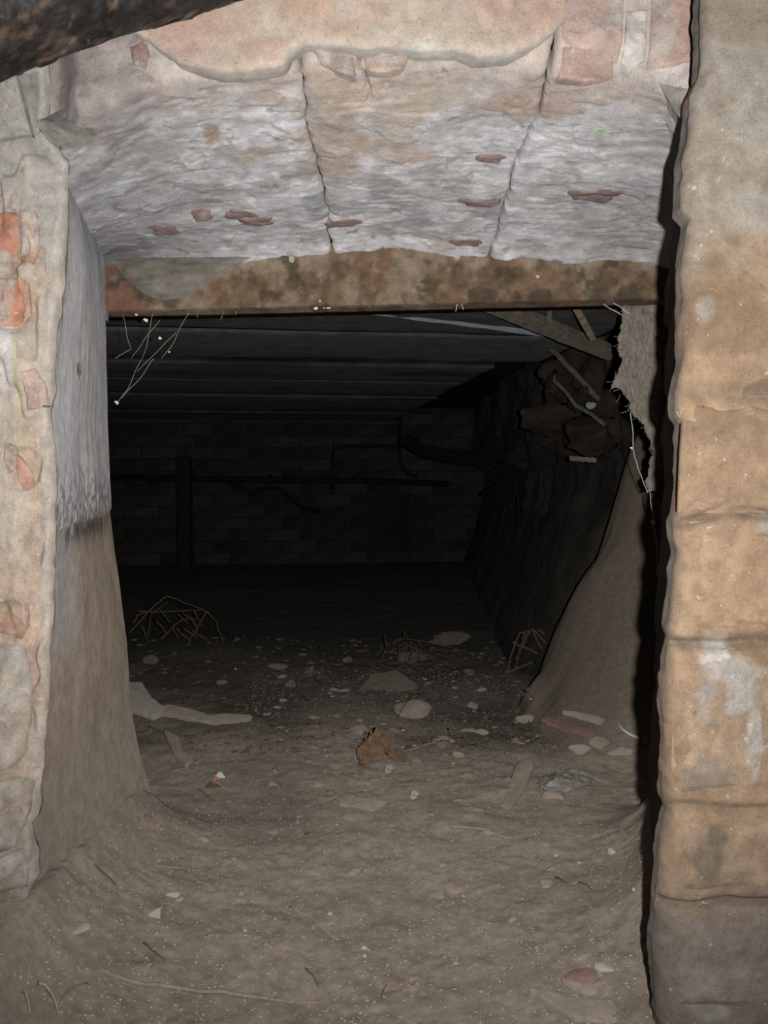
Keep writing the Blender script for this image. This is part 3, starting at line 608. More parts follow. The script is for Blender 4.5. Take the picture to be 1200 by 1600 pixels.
# blocks of the pier: proud rounded faces between the joints
for k, (ol, c) in enumerate((([(1070, 626), (1110, 622), (1240, 616), (1240, 794), (1120, 802), (1078, 796), (1066, 770), (1064, 660)], (.35, .24, .155)),
                             ([(1082, 838), (1130, 828), (1240, 816), (1240, 992), (1120, 994), (1066, 978), (1064, 930), (1076, 870)], (.385, .265, .17)),
                             ([(1056, 1016), (1100, 1022), (1240, 1016), (1240, 1244), (1110, 1250), (1058, 1248), (1052, 1120)], (.375, .27, .18)),
                             ([(1056, 1280), (1110, 1272), (1240, 1276), (1240, 1398), (1100, 1402), (1046, 1396), (1048, 1320)], (.35, .255, .175)),
                             ([(1044, 1424), (1110, 1426), (1240, 1420), (1240, 1580), (1100, 1584), (1046, 1572), (1040, 1500)], (.25, .21, .175)))):
    O = np.array([at(a, b, YR) for a, b in ol])
    x0, x1 = O[:, 0].min(), O[:, 0].max(); z0, z1 = O[:, 2].min(), O[:, 2].max()
    gx, gz = np.meshgrid(np.linspace(0, 1, 90), np.linspace(0, 1, 80))
    lf = np.interp(gz[:, 0], [0, .15, .5, .85, 1], [O[-1, 0], O[-1, 0], O[-1, 0] + .002, O[0, 0], O[0, 0]])
    Xb = lf[:, None] + gx * (x1 - lf[:, None]); Zb = z0 + gz * (z1 - z0)
    Pb = np.stack([Xb, np.full_like(Xb, YR), Zb], -1)
    Zb2 = Zb + .003 * fbm(Pb, .05, 3, 150 + k)
    ee = np.minimum(np.minimum(gx * (x1 - x0), gz * (z1 - z0)), (1 - gz) * (z1 - z0))
    db = -.007 + .010 * sm(0, .022, ee + .010 * fbm(Pb, .04, 4, 151)) + .0050 * fbm(Pb, .12, 4, 152 + k) + .0016 * fbm(Pb, .025, 4, 153) + .0006 * fbm(Pb, .006, 2, 154)
    ptb = np.maximum(blob(Pb, at(1135, 1062, YR), (.036, .3, .046), .7, .03), blob(Pb, at(1180, 1150, YR), (.010, .3, .045), .7, .02)) if k == 2 else np.zeros_like(db)
    db = db + .003 * ptb
    Pb[..., 1] -= db; Pb[..., 2] = Zb2
    cb = np.broadcast_to(np.array(c), Pb.shape).copy() * (1 + .15 * fbm(Pb, .06, 4, 155 + k) + .14 * fbm(Pb, .015, 4, 255))[..., None]
    cb = mixc(cb, np.array(c) * .68, .7 * sm(.05, .4, fbm(Pb, .10, 4, 156))); cb = mixc(cb, np.array(c) * 1.25 + .03, .6 * sm(.1, .4, fbm(Pb, .09, 4, 157)))
    cb = mixc(cb, (.52, .49, .44), .7 * sm(.48, .60, fbm(Pb, .010, 4, 158, .6)) * sm(.0, .3, fbm(Pb, .07, 2, 159)))
    cb = mixc(cb, (.44, .415, .38), .85 * ptb * sm(-.5, .0, fbm(Pb, .03, 4, 137))); cb = mixc(cb, (.30, .28, .27), .6 * ptb * sm(.0, .3, fbm(Pb, .02, 3, 138)))
    if k == 3: cb = mixc(cb, (.13, .11, .09), .6 * blob(Pb, at(1118, 1303, YR), (.012, .3, .014), .5, .02)); cb = mixc(cb, (.19, .15, .115), .7 * blob(Pb, at(1105, 1345, YR), (.016, .3, .03), .5, .02))
    if k == 2: cb = mixc(cb, (.24, .21, .18), .6 * blob(Pb, at(1100, 1225, YR), (.03, .3, .03), .6, .02))
    sheet('stone_block', Pb, np.clip(cb, .02, .9), M['pier'], wr, back=(0, .012, 0))

# ================================================================ IRON LINTEL
zt0, zb0 = 1.185, at(175, 485, YB)[2]; zb1 = at(1040, 465, YB)[2]
xs = np.linspace(-.60, .66, 520); pr = []
for t in np.linspace(0, 1, 60): pr.append((0, 1 - t))
pr2 = [(0, t) for t in np.linspace(1, 0, 60)] + [(.004 * k, -.001 * k) for k in (1, 2)] + [(.02, -.002), (.05, -.002), (.09, -.002), (.09, .06), (.012, .06)]
rows = []
for (dy, t) in pr2:
    zb = np.interp(xs, [-.55, .57], [zb0, zb1])
    zrow = zb + t * (zt0 - zb) if dy == 0 else (zb + t if t <= 0 else zb + t * .1)
    rows.append(np.stack([xs, np.full_like(xs, YB + dy), zrow + 0 * xs], -1))
P = np.array(rows); fm = np.zeros(P.shape[:2]); fm[:60] = 1
sc = fbm(P, .05, 5, 160, .6); P[..., 1] -= fm * (.0022 * sc + .0012 * fbm(P, .012, 3, 161) + .002 * fbm(P, .2, 2, 162)); P[..., 2] += (1 - fm) * .001 * fbm(P, .02, 2, 163)
col = np.broadcast_to(np.array([.15, .10, .065]), P.shape).copy() * (1 + .45 * fbm(P, .02, 4, 164))[..., None]
col = mixc(col, (.20, .11, .06), .6 * sm(.0, .45, fbm(P, .035, 4, 165, .55, (1, 1, 2))))
col = mixc(col, (.30, .24, .18), .65 * sm(-.1, .5, fbm(P, .06, 4, 166, .6, (1, 1, 1.5)) + .35 * sm(-.1, .0, -np.abs(P[..., 0] + .28) + .18) + .25 * sm(1.12, 1.16, P[..., 2]) - .1))
col = mixc(col, (.06, .045, .03), .75 * sm(.15, .4, fbm(P, .045, 4, 167) + .12 * sm(.25, .5, P[..., 0])))
col = mixc(col, (.22, .11, .08), .6 * sm(-.42, -.5, P[..., 0]) * sm(-.2, .2, fbm(P, .02, 3, 168)))
col = mixc(col, (.34, .29, .23), .35 * sm(.36, .7, fbm(P, .018, 3, 169)))
lint = sheet('iron_lintel', P, np.clip(col * 1.25, .01, .8), M['rust'], flip=False)
tag(lint, 'rusty flat iron lintel spanning the low opening under the whitewashed arch', 'lintel')
for k, (px, py, a, b) in enumerate(((385, 402, .012, .006), (712, 398, .010, .012), (500, 470, .004, .003), (455, 404, .006, .010), (840, 432, .004, .004))):
    c = at(px, py, YB - .004); V, Fc = rock((a, .003, b), 900 + k, 2, .4, 3)
    link('plaster_flake', meshdata('plaster_flake', V, Fc, M['stone_pale']), lint, c)

# ================================================================ CELLAR BEYOND
yaw = math.radians(7)
ceil = empty('ceiling', (0, 0, 0), yaw); tag(ceil, kind='structure', label='low ceiling of grey slabs with dark joints')
jt = [1.87, 2.57, 3.17, 3.72, 4.32, 4.80, 5.32, 5.95, 6.6]
ZC = 1.135
for k in range(len(jt) - 1):
    y0, y1 = jt[k] + .028, jt[k + 1] - .028; nx = 150
    xs = np.linspace(-3.0, .95 if k < 2 else .80, nx)
    zo = ZC + (.0, .006, -.004, .003, -.003, .004, 0, 0)[k]
    e0 = y0 + .010 * fbm(np.stack([xs, xs * 0 + k, xs * 0], -1), .12, 4, 170); e1 = y1 + .012 * fbm(np.stack([xs, xs * 0 + k, xs * 0], -1), .15, 4, 171)
    rows = []
    for (t, dz) in ((0, .09), (0, .012), (.012, .002), (.05, 0), (.2, .0), (.35, 0), (.5, .0), (.65, 0), (.8, 0), (.94, 0), (.985, .002), (1, .012), (1, .09)):
        r = np.stack([xs, e0 + t * (e1 - e0), np.full_like(xs, zo + dz)], -1); r[:, 2] += .004 * fbm(r, .15, 3, 172 + k) ; rows.append(r)
    P = np.array(rows)
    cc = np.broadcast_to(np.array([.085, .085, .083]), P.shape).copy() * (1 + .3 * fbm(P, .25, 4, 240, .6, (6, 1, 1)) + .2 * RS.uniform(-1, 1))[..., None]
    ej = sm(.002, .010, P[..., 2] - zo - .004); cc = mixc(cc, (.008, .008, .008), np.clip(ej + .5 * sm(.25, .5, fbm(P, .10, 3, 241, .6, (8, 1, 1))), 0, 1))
    sheet('ceiling_slab', P, np.clip(cc, .004, 1), M['slab'], ceil, back=(0, 0, .01), flip=False)
link('slab_bed', meshdata('slab_bed', boxv(-3.1, 2.3, 1.86, 6.9, 1.235, 1.30), BOXF, M['slab_gap'], smooth=False), ceil)
# far brick wall
YW = 6.05
wb = empty('wall_back', (0, YW, 0), yaw); tag(wb, kind='structure', label='far sooty brick wall in deep shadow')
n0 = at(583, 860, YW); n1 = at(642, 778, YW)                     # the dark niche
nx0, nx1, nz0, nz1 = n0[0], n1[0], n0[2], n1[2]
bx = [(boxv(-3.2, nx0, .012, .12, 0, 1.3), BOXF), (boxv(nx1, 1.3, .012, .12, 0, 1.3), BOXF), (boxv(nx0, nx1, .012, .12, nz1, 1.3), BOXF), (boxv(nx0, nx1, .012, .12, 0, nz0), BOXF), (boxv(nx0 - .05, nx1 + .05, .40, .44, 0, 1.2), BOXF),
      (boxv(nx0 - .05, nx0, .12, .42, 0, 1.2), BOXF), (boxv(nx1, nx1 + .05, .12, .42, 0, 1.2), BOXF)]
V, Fc = joined(bx); link('mortar_bed', meshdata('mortar_bed', V, Fc, M['mortar_far'], smooth=False), wb)
def brickmesh(L, Hh, D, s):
    V, Fc = [], []
    bm = bmesh.new(); bmesh.ops.create_cube(bm, size=1)
    for v in bm.verts: v.co = (v.co.x * L, v.co.y * D, v.co.z * Hh)
    bmesh.ops.bevel(bm, geom=list(bm.edges), offset=.006, segments=1, affect='EDGES')
    rs = random.Random(s)
    for v in bm.verts: v.co += Vector([rs.uniform(-.0025, .0025) for _ in range(3)])
    V = [v.co[:] for v in bm.verts]; Fc = [[v.index for v in f.verts] for f in bm.faces]; bm.free()
    return meshdata('brick', V, Fc, M['brick_far'], smooth=False)
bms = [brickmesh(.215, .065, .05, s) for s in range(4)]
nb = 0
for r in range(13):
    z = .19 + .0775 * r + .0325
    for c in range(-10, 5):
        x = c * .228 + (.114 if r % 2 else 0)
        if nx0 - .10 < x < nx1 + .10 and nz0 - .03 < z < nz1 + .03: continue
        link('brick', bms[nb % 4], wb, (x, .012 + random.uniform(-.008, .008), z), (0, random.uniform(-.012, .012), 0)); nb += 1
# left wall of the cellar
yy = np.linspace(1.8, 6.6, 60); zz = np.linspace(-.1, 1.3, 30); Yg, Zg = np.meshgrid(yy, zz); P = np.stack([np.full_like(Yg, -2.75), Yg, Zg], -1); P[..., 0] += .03 * fbm(P, .3, 3, 181)
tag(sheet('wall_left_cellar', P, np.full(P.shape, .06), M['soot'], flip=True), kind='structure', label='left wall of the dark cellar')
# back face of the thick wall beside the opening, seen from inside only
V, Fc = joined([(boxv(-2.75, -.62, YB - .02, YB + .03, -.1, 1.3), BOXF)]); tag(link('wall_inner', meshdata('wall_inner', V, Fc, M['mort'], smooth=False)), kind='structure', label='inner face of the thick wall')
# ragged right wall of the cellar, turning the corner towards the dark recess
path = np.array([(1.20, 3.02), (.95, 3.04), (.80, 3.10), (.74, 3.25), (.72, 3.5), (.71, 4.2), (.70, 5.4), (.74, 6.7)]); pl = np.concatenate([[0], np.cumsum(np.linalg.norm(np.diff(path, axis=0), axis=1))])
uu = np.concatenate([np.linspace(0, 1.2, 200), np.linspace(1.21, pl[-1], 160)]); zz = np.linspace(-.05, 1.24, 170); Ug, Zg = np.meshgrid(uu, zz)
Xw = np.interp(Ug, pl, path[:, 0]); Yw = np.interp(Ug, pl, path[:, 1]); P = np.stack([Xw, Yw, Zg], -1)
hi = sm(.45, .75, Zg)
dd = .30 * np.exp(-Zg / .38) * (1 - hi * .5) + (.02 + .05 * hi) * fbm(P, .22, 4, 183) + (.004 + .014 * hi) * fbm(P, .07, 4, 185) + .09 * sm(.80, .86, Zg + .08 * fbm(P, .2, 3, 186))
cornerw = sm(.0, .5, Ug); P[..., 0] -= dd * (.25 + .75 * cornerw); P[..., 1] -= .35 * dd * (1 - cornerw)
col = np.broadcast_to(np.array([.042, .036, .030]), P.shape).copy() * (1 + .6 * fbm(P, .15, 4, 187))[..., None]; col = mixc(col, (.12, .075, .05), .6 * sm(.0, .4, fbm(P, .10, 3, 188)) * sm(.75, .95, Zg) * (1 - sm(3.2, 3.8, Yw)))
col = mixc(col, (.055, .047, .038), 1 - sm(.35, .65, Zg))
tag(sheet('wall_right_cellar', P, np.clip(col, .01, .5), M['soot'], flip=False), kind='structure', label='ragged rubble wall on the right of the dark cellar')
V, Fc = joined([(boxv(.97, 1.05, 1.75, 3.0, -.1, 1.3), BOXF)]); tag(link('wall_side', meshdata('wall_side', V, Fc, M['mort'], smooth=False)), kind='structure', label='dark recess wall at the right')

def tubeobj(name, pts, r, mat, parent=None, n=8, rr=None):
    V, Fc = tube(pts, r, n, rr); return link(name, meshdata(name, V, Fc, mat), parent)
# post, pipes
def post():
    c = onfloor(287, 872); Yp = 5.5; top = at(288, 714, Yp); x = top[0]; z0 = fz(x, Yp) - .02
    t = empty('timber_post', (x, Yp, z0)); tag(t, 'thin black upright post standing before the far wall', 'post')
    bm = bmesh.new(); bmesh.ops.create_cube(bm, size=1)
    for v in bm.verts: v.co = (v.co.x * .085, v.co.y * .085, (v.co.z + .5) * (top[2] - z0))
    bmesh.ops.bevel(bm, geom=list(bm.edges), offset=.006, segments=1, affect='EDGES')
    V = [v.co[:] for v in bm.verts]; Fc = [[v.index for v in f.verts] for f in bm.faces]; bm.free()
    link('shaft', meshdata('shaft', V, Fc, M['pipe_dark'], smooth=False), t)
    link('base_plate', meshdata('base_plate', boxv(-.07, .07, -.07, .07, 0, .03), BOXF, M['pipe_dark'], smooth=False), t)
post()
def wallY(px): return YW - .10 + (px - 600) / F * YW * math.tan(yaw)
def arcpipe(keys, r, Yf=wallY, n=10, mat='pipe_dark'):
    pts = [at(a, b, Yf(a)) for a, b in keys]; return pts
o = tubeobj('wall_pipe', arcpipe([(520, 765), (520, 735), (520, 712), (522, 704), (528, 698), (540, 697), (580, 697), (620, 698), (626, 699)], .012), .013, M['pipe_dark'])
tag(o, 'thin dark pipe bent into an upside-down U on the far wall', 'pipe')
V, Fc = joined([(boxv(-.03, .03, -.02, .02, -.03, .03), BOXF)]); link('valve', meshdata('valve', V, Fc, M['pipe_dark'], smooth=False), o, at(521, 738, wallY(521) - .02))
o = tubeobj('wall_pipe', arcpipe([(626, 655), (624, 690), (624, 712), (628, 728), (638, 740), (652, 745)], .012), .012, M['pipe_dark']); tag(o, 'dark hooked pipe hanging from the ceiling on the far wall', 'pipe')
o = tubeobj('wall_pipe', arcpipe([(150, 745), (300, 748), (450, 750), (600, 752), (700, 756)], .02), .020, M['pipe_dark']); tag(o, 'long level dark pipe running along the far wall', 'pipe')
for q in (230, 420, 560): link('bracket', meshdata('bracket', boxv(-.012, .012, -.02, .14, -.03, .03), BOXF, M['pipe_dark'], smooth=False), o, at(q, 749, wallY(q)))
o = tubeobj('wall_pipe', arcpipe([(350, 752), (375, 760), (395, 772), (415, 762), (440, 766), (470, 792), (500, 800)], .012), .013, M['pipe_dark']); tag(o, 'dark looping cable sagging below the level pipe', 'cable')
o = tubeobj('thick_pipe', [at(636, 690, 4.9), at(660, 704, 4.8), at(720, 716, 4.6), at(790, 712, 4.3), at(850, 698, 3.95), at(905, 672, 3.4)], .035, M['pipe_dark'], n=12); tag(o, 'thick dark sagging pipe reaching from the far wall to the right wall', 'pipe')
link('flange', meshdata('flange', *tube([(0, 0, -.02), (0, 0, .02)], .055, 12), M['pipe_dark']), o, at(640, 690, 4.9))
V, Fc = tube([at(756, 772, 4.2), at(790, 752, 4.1), at(820, 738, 4.0), at(850, 716, 3.8)], .013, 8)
o = link('elbow_pipe', meshdata('elbow_pipe', V, Fc, M['pipe_dark'])); tag(o, 'short grey pipe leaning on the rubble below the thick pipe', 'pipe')

# struts and sticks under the ceiling at the right
def plank(name, a, b, w_, th, mat, label, cat, roll=0.0, seg=14):
    a = Vector(a); b = Vector(b); d = (b - a); L = d.length; d.normalize()
    side = d.cross(Vector((0, 0, 1))).normalized(); up = side.cross(d).normalized()
    s2 = side * math.cos(roll) + up * math.sin(roll); u2 = -side * math.sin(roll) + up * math.cos(roll)
    V = []; Fc = []; rs = random.Random(int(L * 1000))
    for i in range(seg):
        p = a + d * L * i / (seg - 1) + u2 * rs.uniform(-.002, .002)
        ww = w_ * rs.uniform(.92, 1.05)
        for (p1, p2) in ((-1, -.7), (-.8, -1), (.8, -1), (1, -.7), (1, .7), (.8, 1), (-.8, 1), (-1, .7)): V.append(tuple(p + s2 * ww * p1 + u2 * th * p2))
    n = 8
    for i in range(seg - 1):
        for k in range(n): Fc.append((i * n + k, i * n + (k + 1) % n, (i + 1) * n + (k + 1) % n, (i + 1) * n + k))
    Fc.append(tuple(range(n))[::-1]); Fc.append(tuple((seg - 1) * n + k for k in range(n)))
    return tag(link(name, meshdata(name, V, Fc, mat, smooth=False)), label, cat)
plank('timber_strut', at(735, 462, 2.05), at(955, 552, 2.50), .020, .016, M['strut'], 'dusty brown timber strut slanting down under the ceiling at the right', 'strut', .5)
plank('zinc_trunking', at(505, 474, 2.2), at(860, 520, 2.55), .014, .008, M['metal'], 'pale blue-grey metal strip slanting under the slabs behind the lintel', 'strip', .2)
plank('wooden_lath', at(893, 468, 2.05), at(926, 528, 2.25), .008, .006, M['lath'], 'short light brown lath hanging beside the slanting timber strut', 'lath', .3)
plank('wooden_lath', at(858, 462, 2.2), at(858, 502, 2.25), .006, .006, M['strut'], 'very short dark lath behind the slanting strut', 'lath', .3)
plank('wooden_lath', at(862, 545, 2.9), at(935, 622, 2.75), .010, .007, M['strut'], 'long thin dark lath leaning in the rubble at the right', 'lath', .3)
plank('wooden_lath', at(890, 716, 2.66), at(932, 719, 2.64), .008, .006, M['lath'], 'small pale stick lying on the right rubble wall', 'stick', .2)
o = tubeobj('cable', [at(868, 580, 2.9), at(866, 596, 2.85), at(884, 612, 2.8), at(900, 634, 2.75), at(925, 648, 2.7), at(945, 664, 2.66)], .006, M['strut']); tag(o, 'loose curling cable on the right rubble wall', 'cable')
V, Fc = rock((.016, .014, .011), 5, 3, .2, 2); q = link('end_knob', meshdata('end_knob', V, Fc, M['metal']), o); q.location = at(923, 633, 2.66); q['label'] = 'pale blue-grey knob'
# broken masonry lumps stuck to the right wall under the ceiling
for k, (px, py, Yd, a, b, lb) in enumerate(((885, 575, 3.0, .09, .10, 'broken dark brick lump under the ceiling, left of the cobweb'), (925, 600, 2.85, .09, .09, 'dark rubble lump beside the small pale knob'), (868, 608, 3.05, .05, .06, 'small dark rubble lump at the end of the ceiling slabs'),
                                            (860, 650, 3.2, .12, .05, 'flat dark rubble block under the ceiling rubble'), (930, 690, 2.8, .10, .06, 'dark rubble block above the pale stick'))):
    c = at(px, py, Yd); V, Fc = rock((a, .12, b), 60 + k, 4, .8, 7); V = V * (1 + .22 * fbm(V, .05, 4, k))[:, None]
    cc = np.broadcast_to(np.array([.05, .038, .03]), V.shape) * (1 + .5 * fbm(V, .06, 3, k))[:, None]
    o = link('rubble_block', meshdata('rubble_block', V, Fc, M['soot'], cc)); o.location = c; tag(o, lb, 'rubble')

# ================================================================ BLACK BEAM at top left
a = at(-140, 8, .78); b = at(560, -178, 1.20)
A_, B_ = Vector(a), Vector(b); dr = (B_ - A_); L = dr.length; dr.normalize(); sd = dr.cross(Vector((0, 0, 1))).normalized(); upv = sd.cross(dr).normalized()
RB = .078
nu, nv = 560, 260; th = np.linspace(0, 2 * math.pi, nv + 1); tt = np.linspace(-.15, 1.08, nu)
T, TH = np.meshgrid(tt, th, indexing='ij')
loc = np.stack([T * L, np.cos(TH) * RB, np.sin(TH) * RB], -1)
q = loc * np.array([.6, 1, 1])
rad = RB * (1 + .07 * fbm(q, .12, 3, 201) + .04 * fbm(q, .03, 4, 203)); fk = fbm(q, .07, 4, 205) * 4; fs = np.floor(fk) + sm(.85, 1, fk - np.floor(fk)); rad = rad + .0022 * fs
rad[:, -1] = rad[:, 0]
P = np.array(A_)[None, None] + (T * L)[..., None] * np.array(dr) + (np.cos(TH) * rad)[..., None] * np.array(sd) + (np.sin(TH) * rad)[..., None] * np.array(upv)
col = np.broadcast_to(np.array([.012, .010, .009]), P.shape).copy() * (1 + .6 * fbm(q, .03, 3, 207))[..., None]
col = mixc(col, (.07, .08, .10), .8 * sm(.02, .35, fbm(q, .05, 5, 209, .65)) * sm(-.3, .4, np.sin(TH) + .3))
col = mixc(col, (.065, .042, .03), .8 * sm(.12, .4, fbm(q, .03, 5, 211, .65)))
col = mixc(col, (.45, .40, .32), .75 * sm(.36, .5, fbm(q, .022, 3, 213)) * sm(.0, .3, fbm(q, .1, 2, 214)))
col[:, -1] = col[:, 0]
bmo = sheet('tarred_beam', P, np.clip(col, .004, .6), M['tar'], flip=True); tag(bmo, 'round black tar-coated beam with flaking skin crossing the top left corner', 'beam')

# ================================================================ COBWEBS
def websheet(name, grid, mat, label, cat='cobweb', group=None):
    P = np.array(grid); o = sheet(name, P, np.full(P.shape, .2), mat); return tag(o, label, cat, group)
def poly_in(pts, x, z):
    inside = np.zeros(x.shape, bool); n = len(pts); j = n - 1
    for i in range(n):
        xi, zi = pts[i]; xj, zj = pts[j]
        c = ((zi > z) != (zj > z)) & (x < (xj - xi) * (z - zi) / (zj - zi + 1e-12) + xi); inside ^= c; j = i
    return inside
YWEB = 1.86
ol = [(968, 455), (1075, 455), (1070, 560), (1060, 640), (1040, 700), (1030, 765), (1012, 772), (1008, 748), (1019, 705), (1014, 692), (1006, 668), (988, 648), (978, 622), (966, 606), (954, 608), (962, 588), (970, 566), (964, 532), (974, 500)]
O = [(at(a, b, YWEB)[0], at(a, b, YWEB)[2]) for a, b in ol]
gx = np.arange(.44, .66, .0022); gz = np.arange(.64, 1.10, .0022); X, Zq = np.meshgrid(gx, gz)
Pn = np.stack([X, Zq, X * 0], -1); jx = .006 * fbm(Pn, .012, 4, 221); jz = .006 * fbm(Pn, .012, 4, 222)
keep = poly_in(O, X + jx, Zq + jz)
yw = YWEB + .014 * fbm(Pn, .09, 3, 223, .5, (1, 3, 1)) + .005 * fbm(Pn, .014, 4, 224, .6) + .06 * sm(.58, .66, X)
H, W = X.shape; idx = np.arange(H * W).reshape(H, W); kc = keep[:-1, :-1] & keep[1:, :-1] & keep[:-1, 1:] & keep[1:, 1:]
V0 = np.stack([X, yw, Zq], -1).reshape(-1, 3); V1 = V0 + np.array([0, .006, 0]); V = np.concatenate([V0, V1])
f = np.stack([idx[:-1, :-1], idx[:-1, 1:], idx[1:, 1:], idx[1:, :-1]], -1)[kc]; Fq = np.concatenate([f, f[:, ::-1] + H * W])
used = np.unique(Fq); rem = np.full(len(V), -1); rem[used] = np.arange(len(used))
o = link('cobweb_curtain', meshdata('cobweb_curtain', V[used], rem[Fq], M['web_thick'])); tag(o, 'thick ragged grey-brown cobweb curtain hanging from the right end of the lintel', 'cobweb')
rs = random.Random(8)
hair = []
edge_pts = [(968, 520), (965, 545), (960, 590), (956, 604), (970, 612), (980, 635), (990, 650), (1004, 668), (1016, 692), (1020, 770), (1012, 745), (974, 500), (972, 480)]
for k in range(70):
    a = rs.choice(edge_pts); p0 = at(a[0] + rs.uniform(-3, 14), a[1] + rs.uniform(-10, 8), YWEB); p1 = p0 + np.array([rs.uniform(-.014, .006), rs.uniform(-.01, .01), rs.uniform(-.018, .004)])
    hair.append(tube(wob(p0, p1, 4, .3, k), .0004, 3))
V, Fc = joined(hair); tag(link('loose_hair', meshdata('loose_hair', V, Fc, M['thread']), o), kind='stuff')
def threads(name, lst, label, r=.0007, mat='thread', fl=()):
    c0 = at(*lst[0][0]); o = tag(empty(name, c0), label, 'cobweb')
    for i, (a, b) in enumerate(lst):
        V, Fc = tube(wob(at(*a) - c0, at(*b) - c0, 9, .06, i * 7 + 1), r, 4); link('strand', meshdata('strand', V, Fc, M[mat]), o)
    for k, (px, py, Yd, s) in enumerate(fl):
        V, Fc = rock((s, s * .6, s * .8), 300 + k, 2, .9, 2); link('fluff', meshdata('fluff', V, Fc, M['fluff']), o, at(px, py, Yd) - c0)
    return o
threads('cobweb_thread', [((985, 645, 1.86), (998, 735, 1.86)), ((998, 735, 1.86), (1012, 770, 1.86)), ((1016, 770, 1.86), (1021, 818, 1.86)), ((1021, 818, 1.86), (1028, 886, 1.86))], 'long dusty thread with a white tuft hanging below the cobweb curtain', .0012, 'thread', ((1020, 816, 1.86, .0055), (987, 700, 1.86, .003)))
threads('cobweb_thread', [((190, 484, 1.83), (205, 545, 1.85)), ((240, 486, 1.83), (222, 560, 1.86)), ((300, 482, 1.83), (252, 560, 1.85)), ((275, 520, 1.84), (215, 580, 1.86)), ((222, 560, 1.86), (182, 632, 1.84)), ((205, 545, 1.85), (180, 560, 1.84)), ((240, 560, 1.86), (190, 622, 1.85)),
        ((250, 500, 1.85), (205, 560, 1.86)), ((350, 482, 1.82), (345, 500, 1.82)), ((312, 482, 1.82), (308, 496, 1.82)), ((370, 480, 1.82), (368, 492, 1.82))], 'sparse strands with white tufts hanging from the left end of the lintel', .0005, 'thread', ((182, 629, 1.84, .0045), (228, 500, 1.83, .0045), (250, 528, 1.84, .003), (208, 486, 1.82, .004), (265, 550, 1.85, .002), (213, 492, 1.83, .003)))
threads('cobweb_thread', [((484, 474, 1.81), (492, 484, 1.81)), ((506, 474, 1.81), (514, 482, 1.81)), ((565, 474, 1.81), (580, 480, 1.81))], 'small white cobweb tuft under the middle of the lintel', .0005, 'thread', ((492, 480, 1.81, .006), (506, 478, 1.81, .0055), (513, 479, 1.81, .004), (398, 478, 1.81, .0035)))
threads('cobweb_thread', [((872, 470, 1.82), (892, 470, 1.82)), ((715, 472, 1.81), (712, 486, 1.81)), ((720, 472, 1.81), (724, 484, 1.81)), ((950, 470, 1.83), (985, 490, 1.85)), ((935, 468, 1.83), (975, 495, 1.85))], 'thin white cobweb wisps under the right half of the lintel', .0006, 'fluff', ((873, 470, 1.82, .003), (890, 469, 1.82, .004)))
# hammock webs
def hammock(name, tl, tr, bot, Ymid, label, mat='web_grey', n=40):
    A, B, D = np.array(tl), np.array(tr), np.array(bot); g = []
    for i in range(n):
        v = i / (n - 1); row = []
        for j in range(n):
            u = j / (n - 1); top = A * (1 - u) + B * u; w_ = math.sin(math.pi * u) ** 1.15
            mid = (A + B) / 2; drop = (D - mid) * w_ * v; p = top + drop + np.array([0, Ymid * math.sin(math.pi * v) * w_, 0]); row.append(p)
        g.append(row)
    g = np.array(g); g[..., 2] += .003 * fbm(g, .03, 3, 231); g[..., 1] += .004 * fbm(g, .04, 3, 232)
    return websheet(name, g, M[mat], label)
hammock('cobweb_hammock', at(168, 404, 1.78), at(395, 401, 1.78), at(258, 468, 1.755), -.02, 'dusty grey cobweb hammock sagging across the left end of the lintel')
hammock('cobweb_hammock', at(50, 188, 1.14), at(205, 170, 1.30), at(110, 232, 1.16), -.012, 'dusty grey cobweb hammock in the upper left corner of the arch')
hammock('cobweb_hammock', at(28, 116, 1.12), at(64, 112, 1.13), at(56, 215, 1.12), -.01, 'narrow grey cobweb tail hanging under the tarred beam at the left')
hammock('cobweb_hammock', at(1030, 130, 1.15), at(1080, 140, 1.12), at(1066, 185, 1.12), -.006, 'dusty grey cobweb in the upper right corner of the arch')
# spider on the left reveal
def spider(px, py, label, sc=1.0):
    # find the reveal point on this line of sight
    for Yd in np.linspace(1.2, 1.8, 300):
        p = at(px, py, Yd); wv = (Yd - YF) / (YB - YF); xw = (1 - wv) * np.interp(p[2], zst, xf) + wv * np.interp(p[2], zst, xb)
        if p[0] < xw + .008: break
    t = empty('spider', (xw + .006, Yd, p[2])); tag(t, label, 'spider')
    V, Fc = rock((.003 * sc, .004 * sc, .0055 * sc), 1, 2, .1, 0); link('abdomen', meshdata('abdomen', V, Fc, M['bug']), t, (0, 0, -.002))
    V, Fc = rock((.0022 * sc, .0025 * sc, .003 * sc), 1, 2, .1, 0); link('head', meshdata('head', V, Fc, M['bug']), t, (0, 0, .005 * sc))
    for s in (-1, 1):
        for k in range(4):
            a = math.radians(60 - 38 * k); e = Vector((0, s * math.cos(a), math.sin(a)))
            V, Fc = tube([(0, 0, .004), tuple(e * .007 * sc + Vector((.005, 0, .003))), tuple(e * .014 * sc + Vector((.0, 0, .0))), tuple(e * .018 * sc + Vector((-.004, 0, -.004)))], .0004, 4); link('leg', meshdata('leg', V, Fc, M['bug']), t)
spider(122, 579, 'small brown spider on the grey whitewash of the left reveal, right of a dark speck')

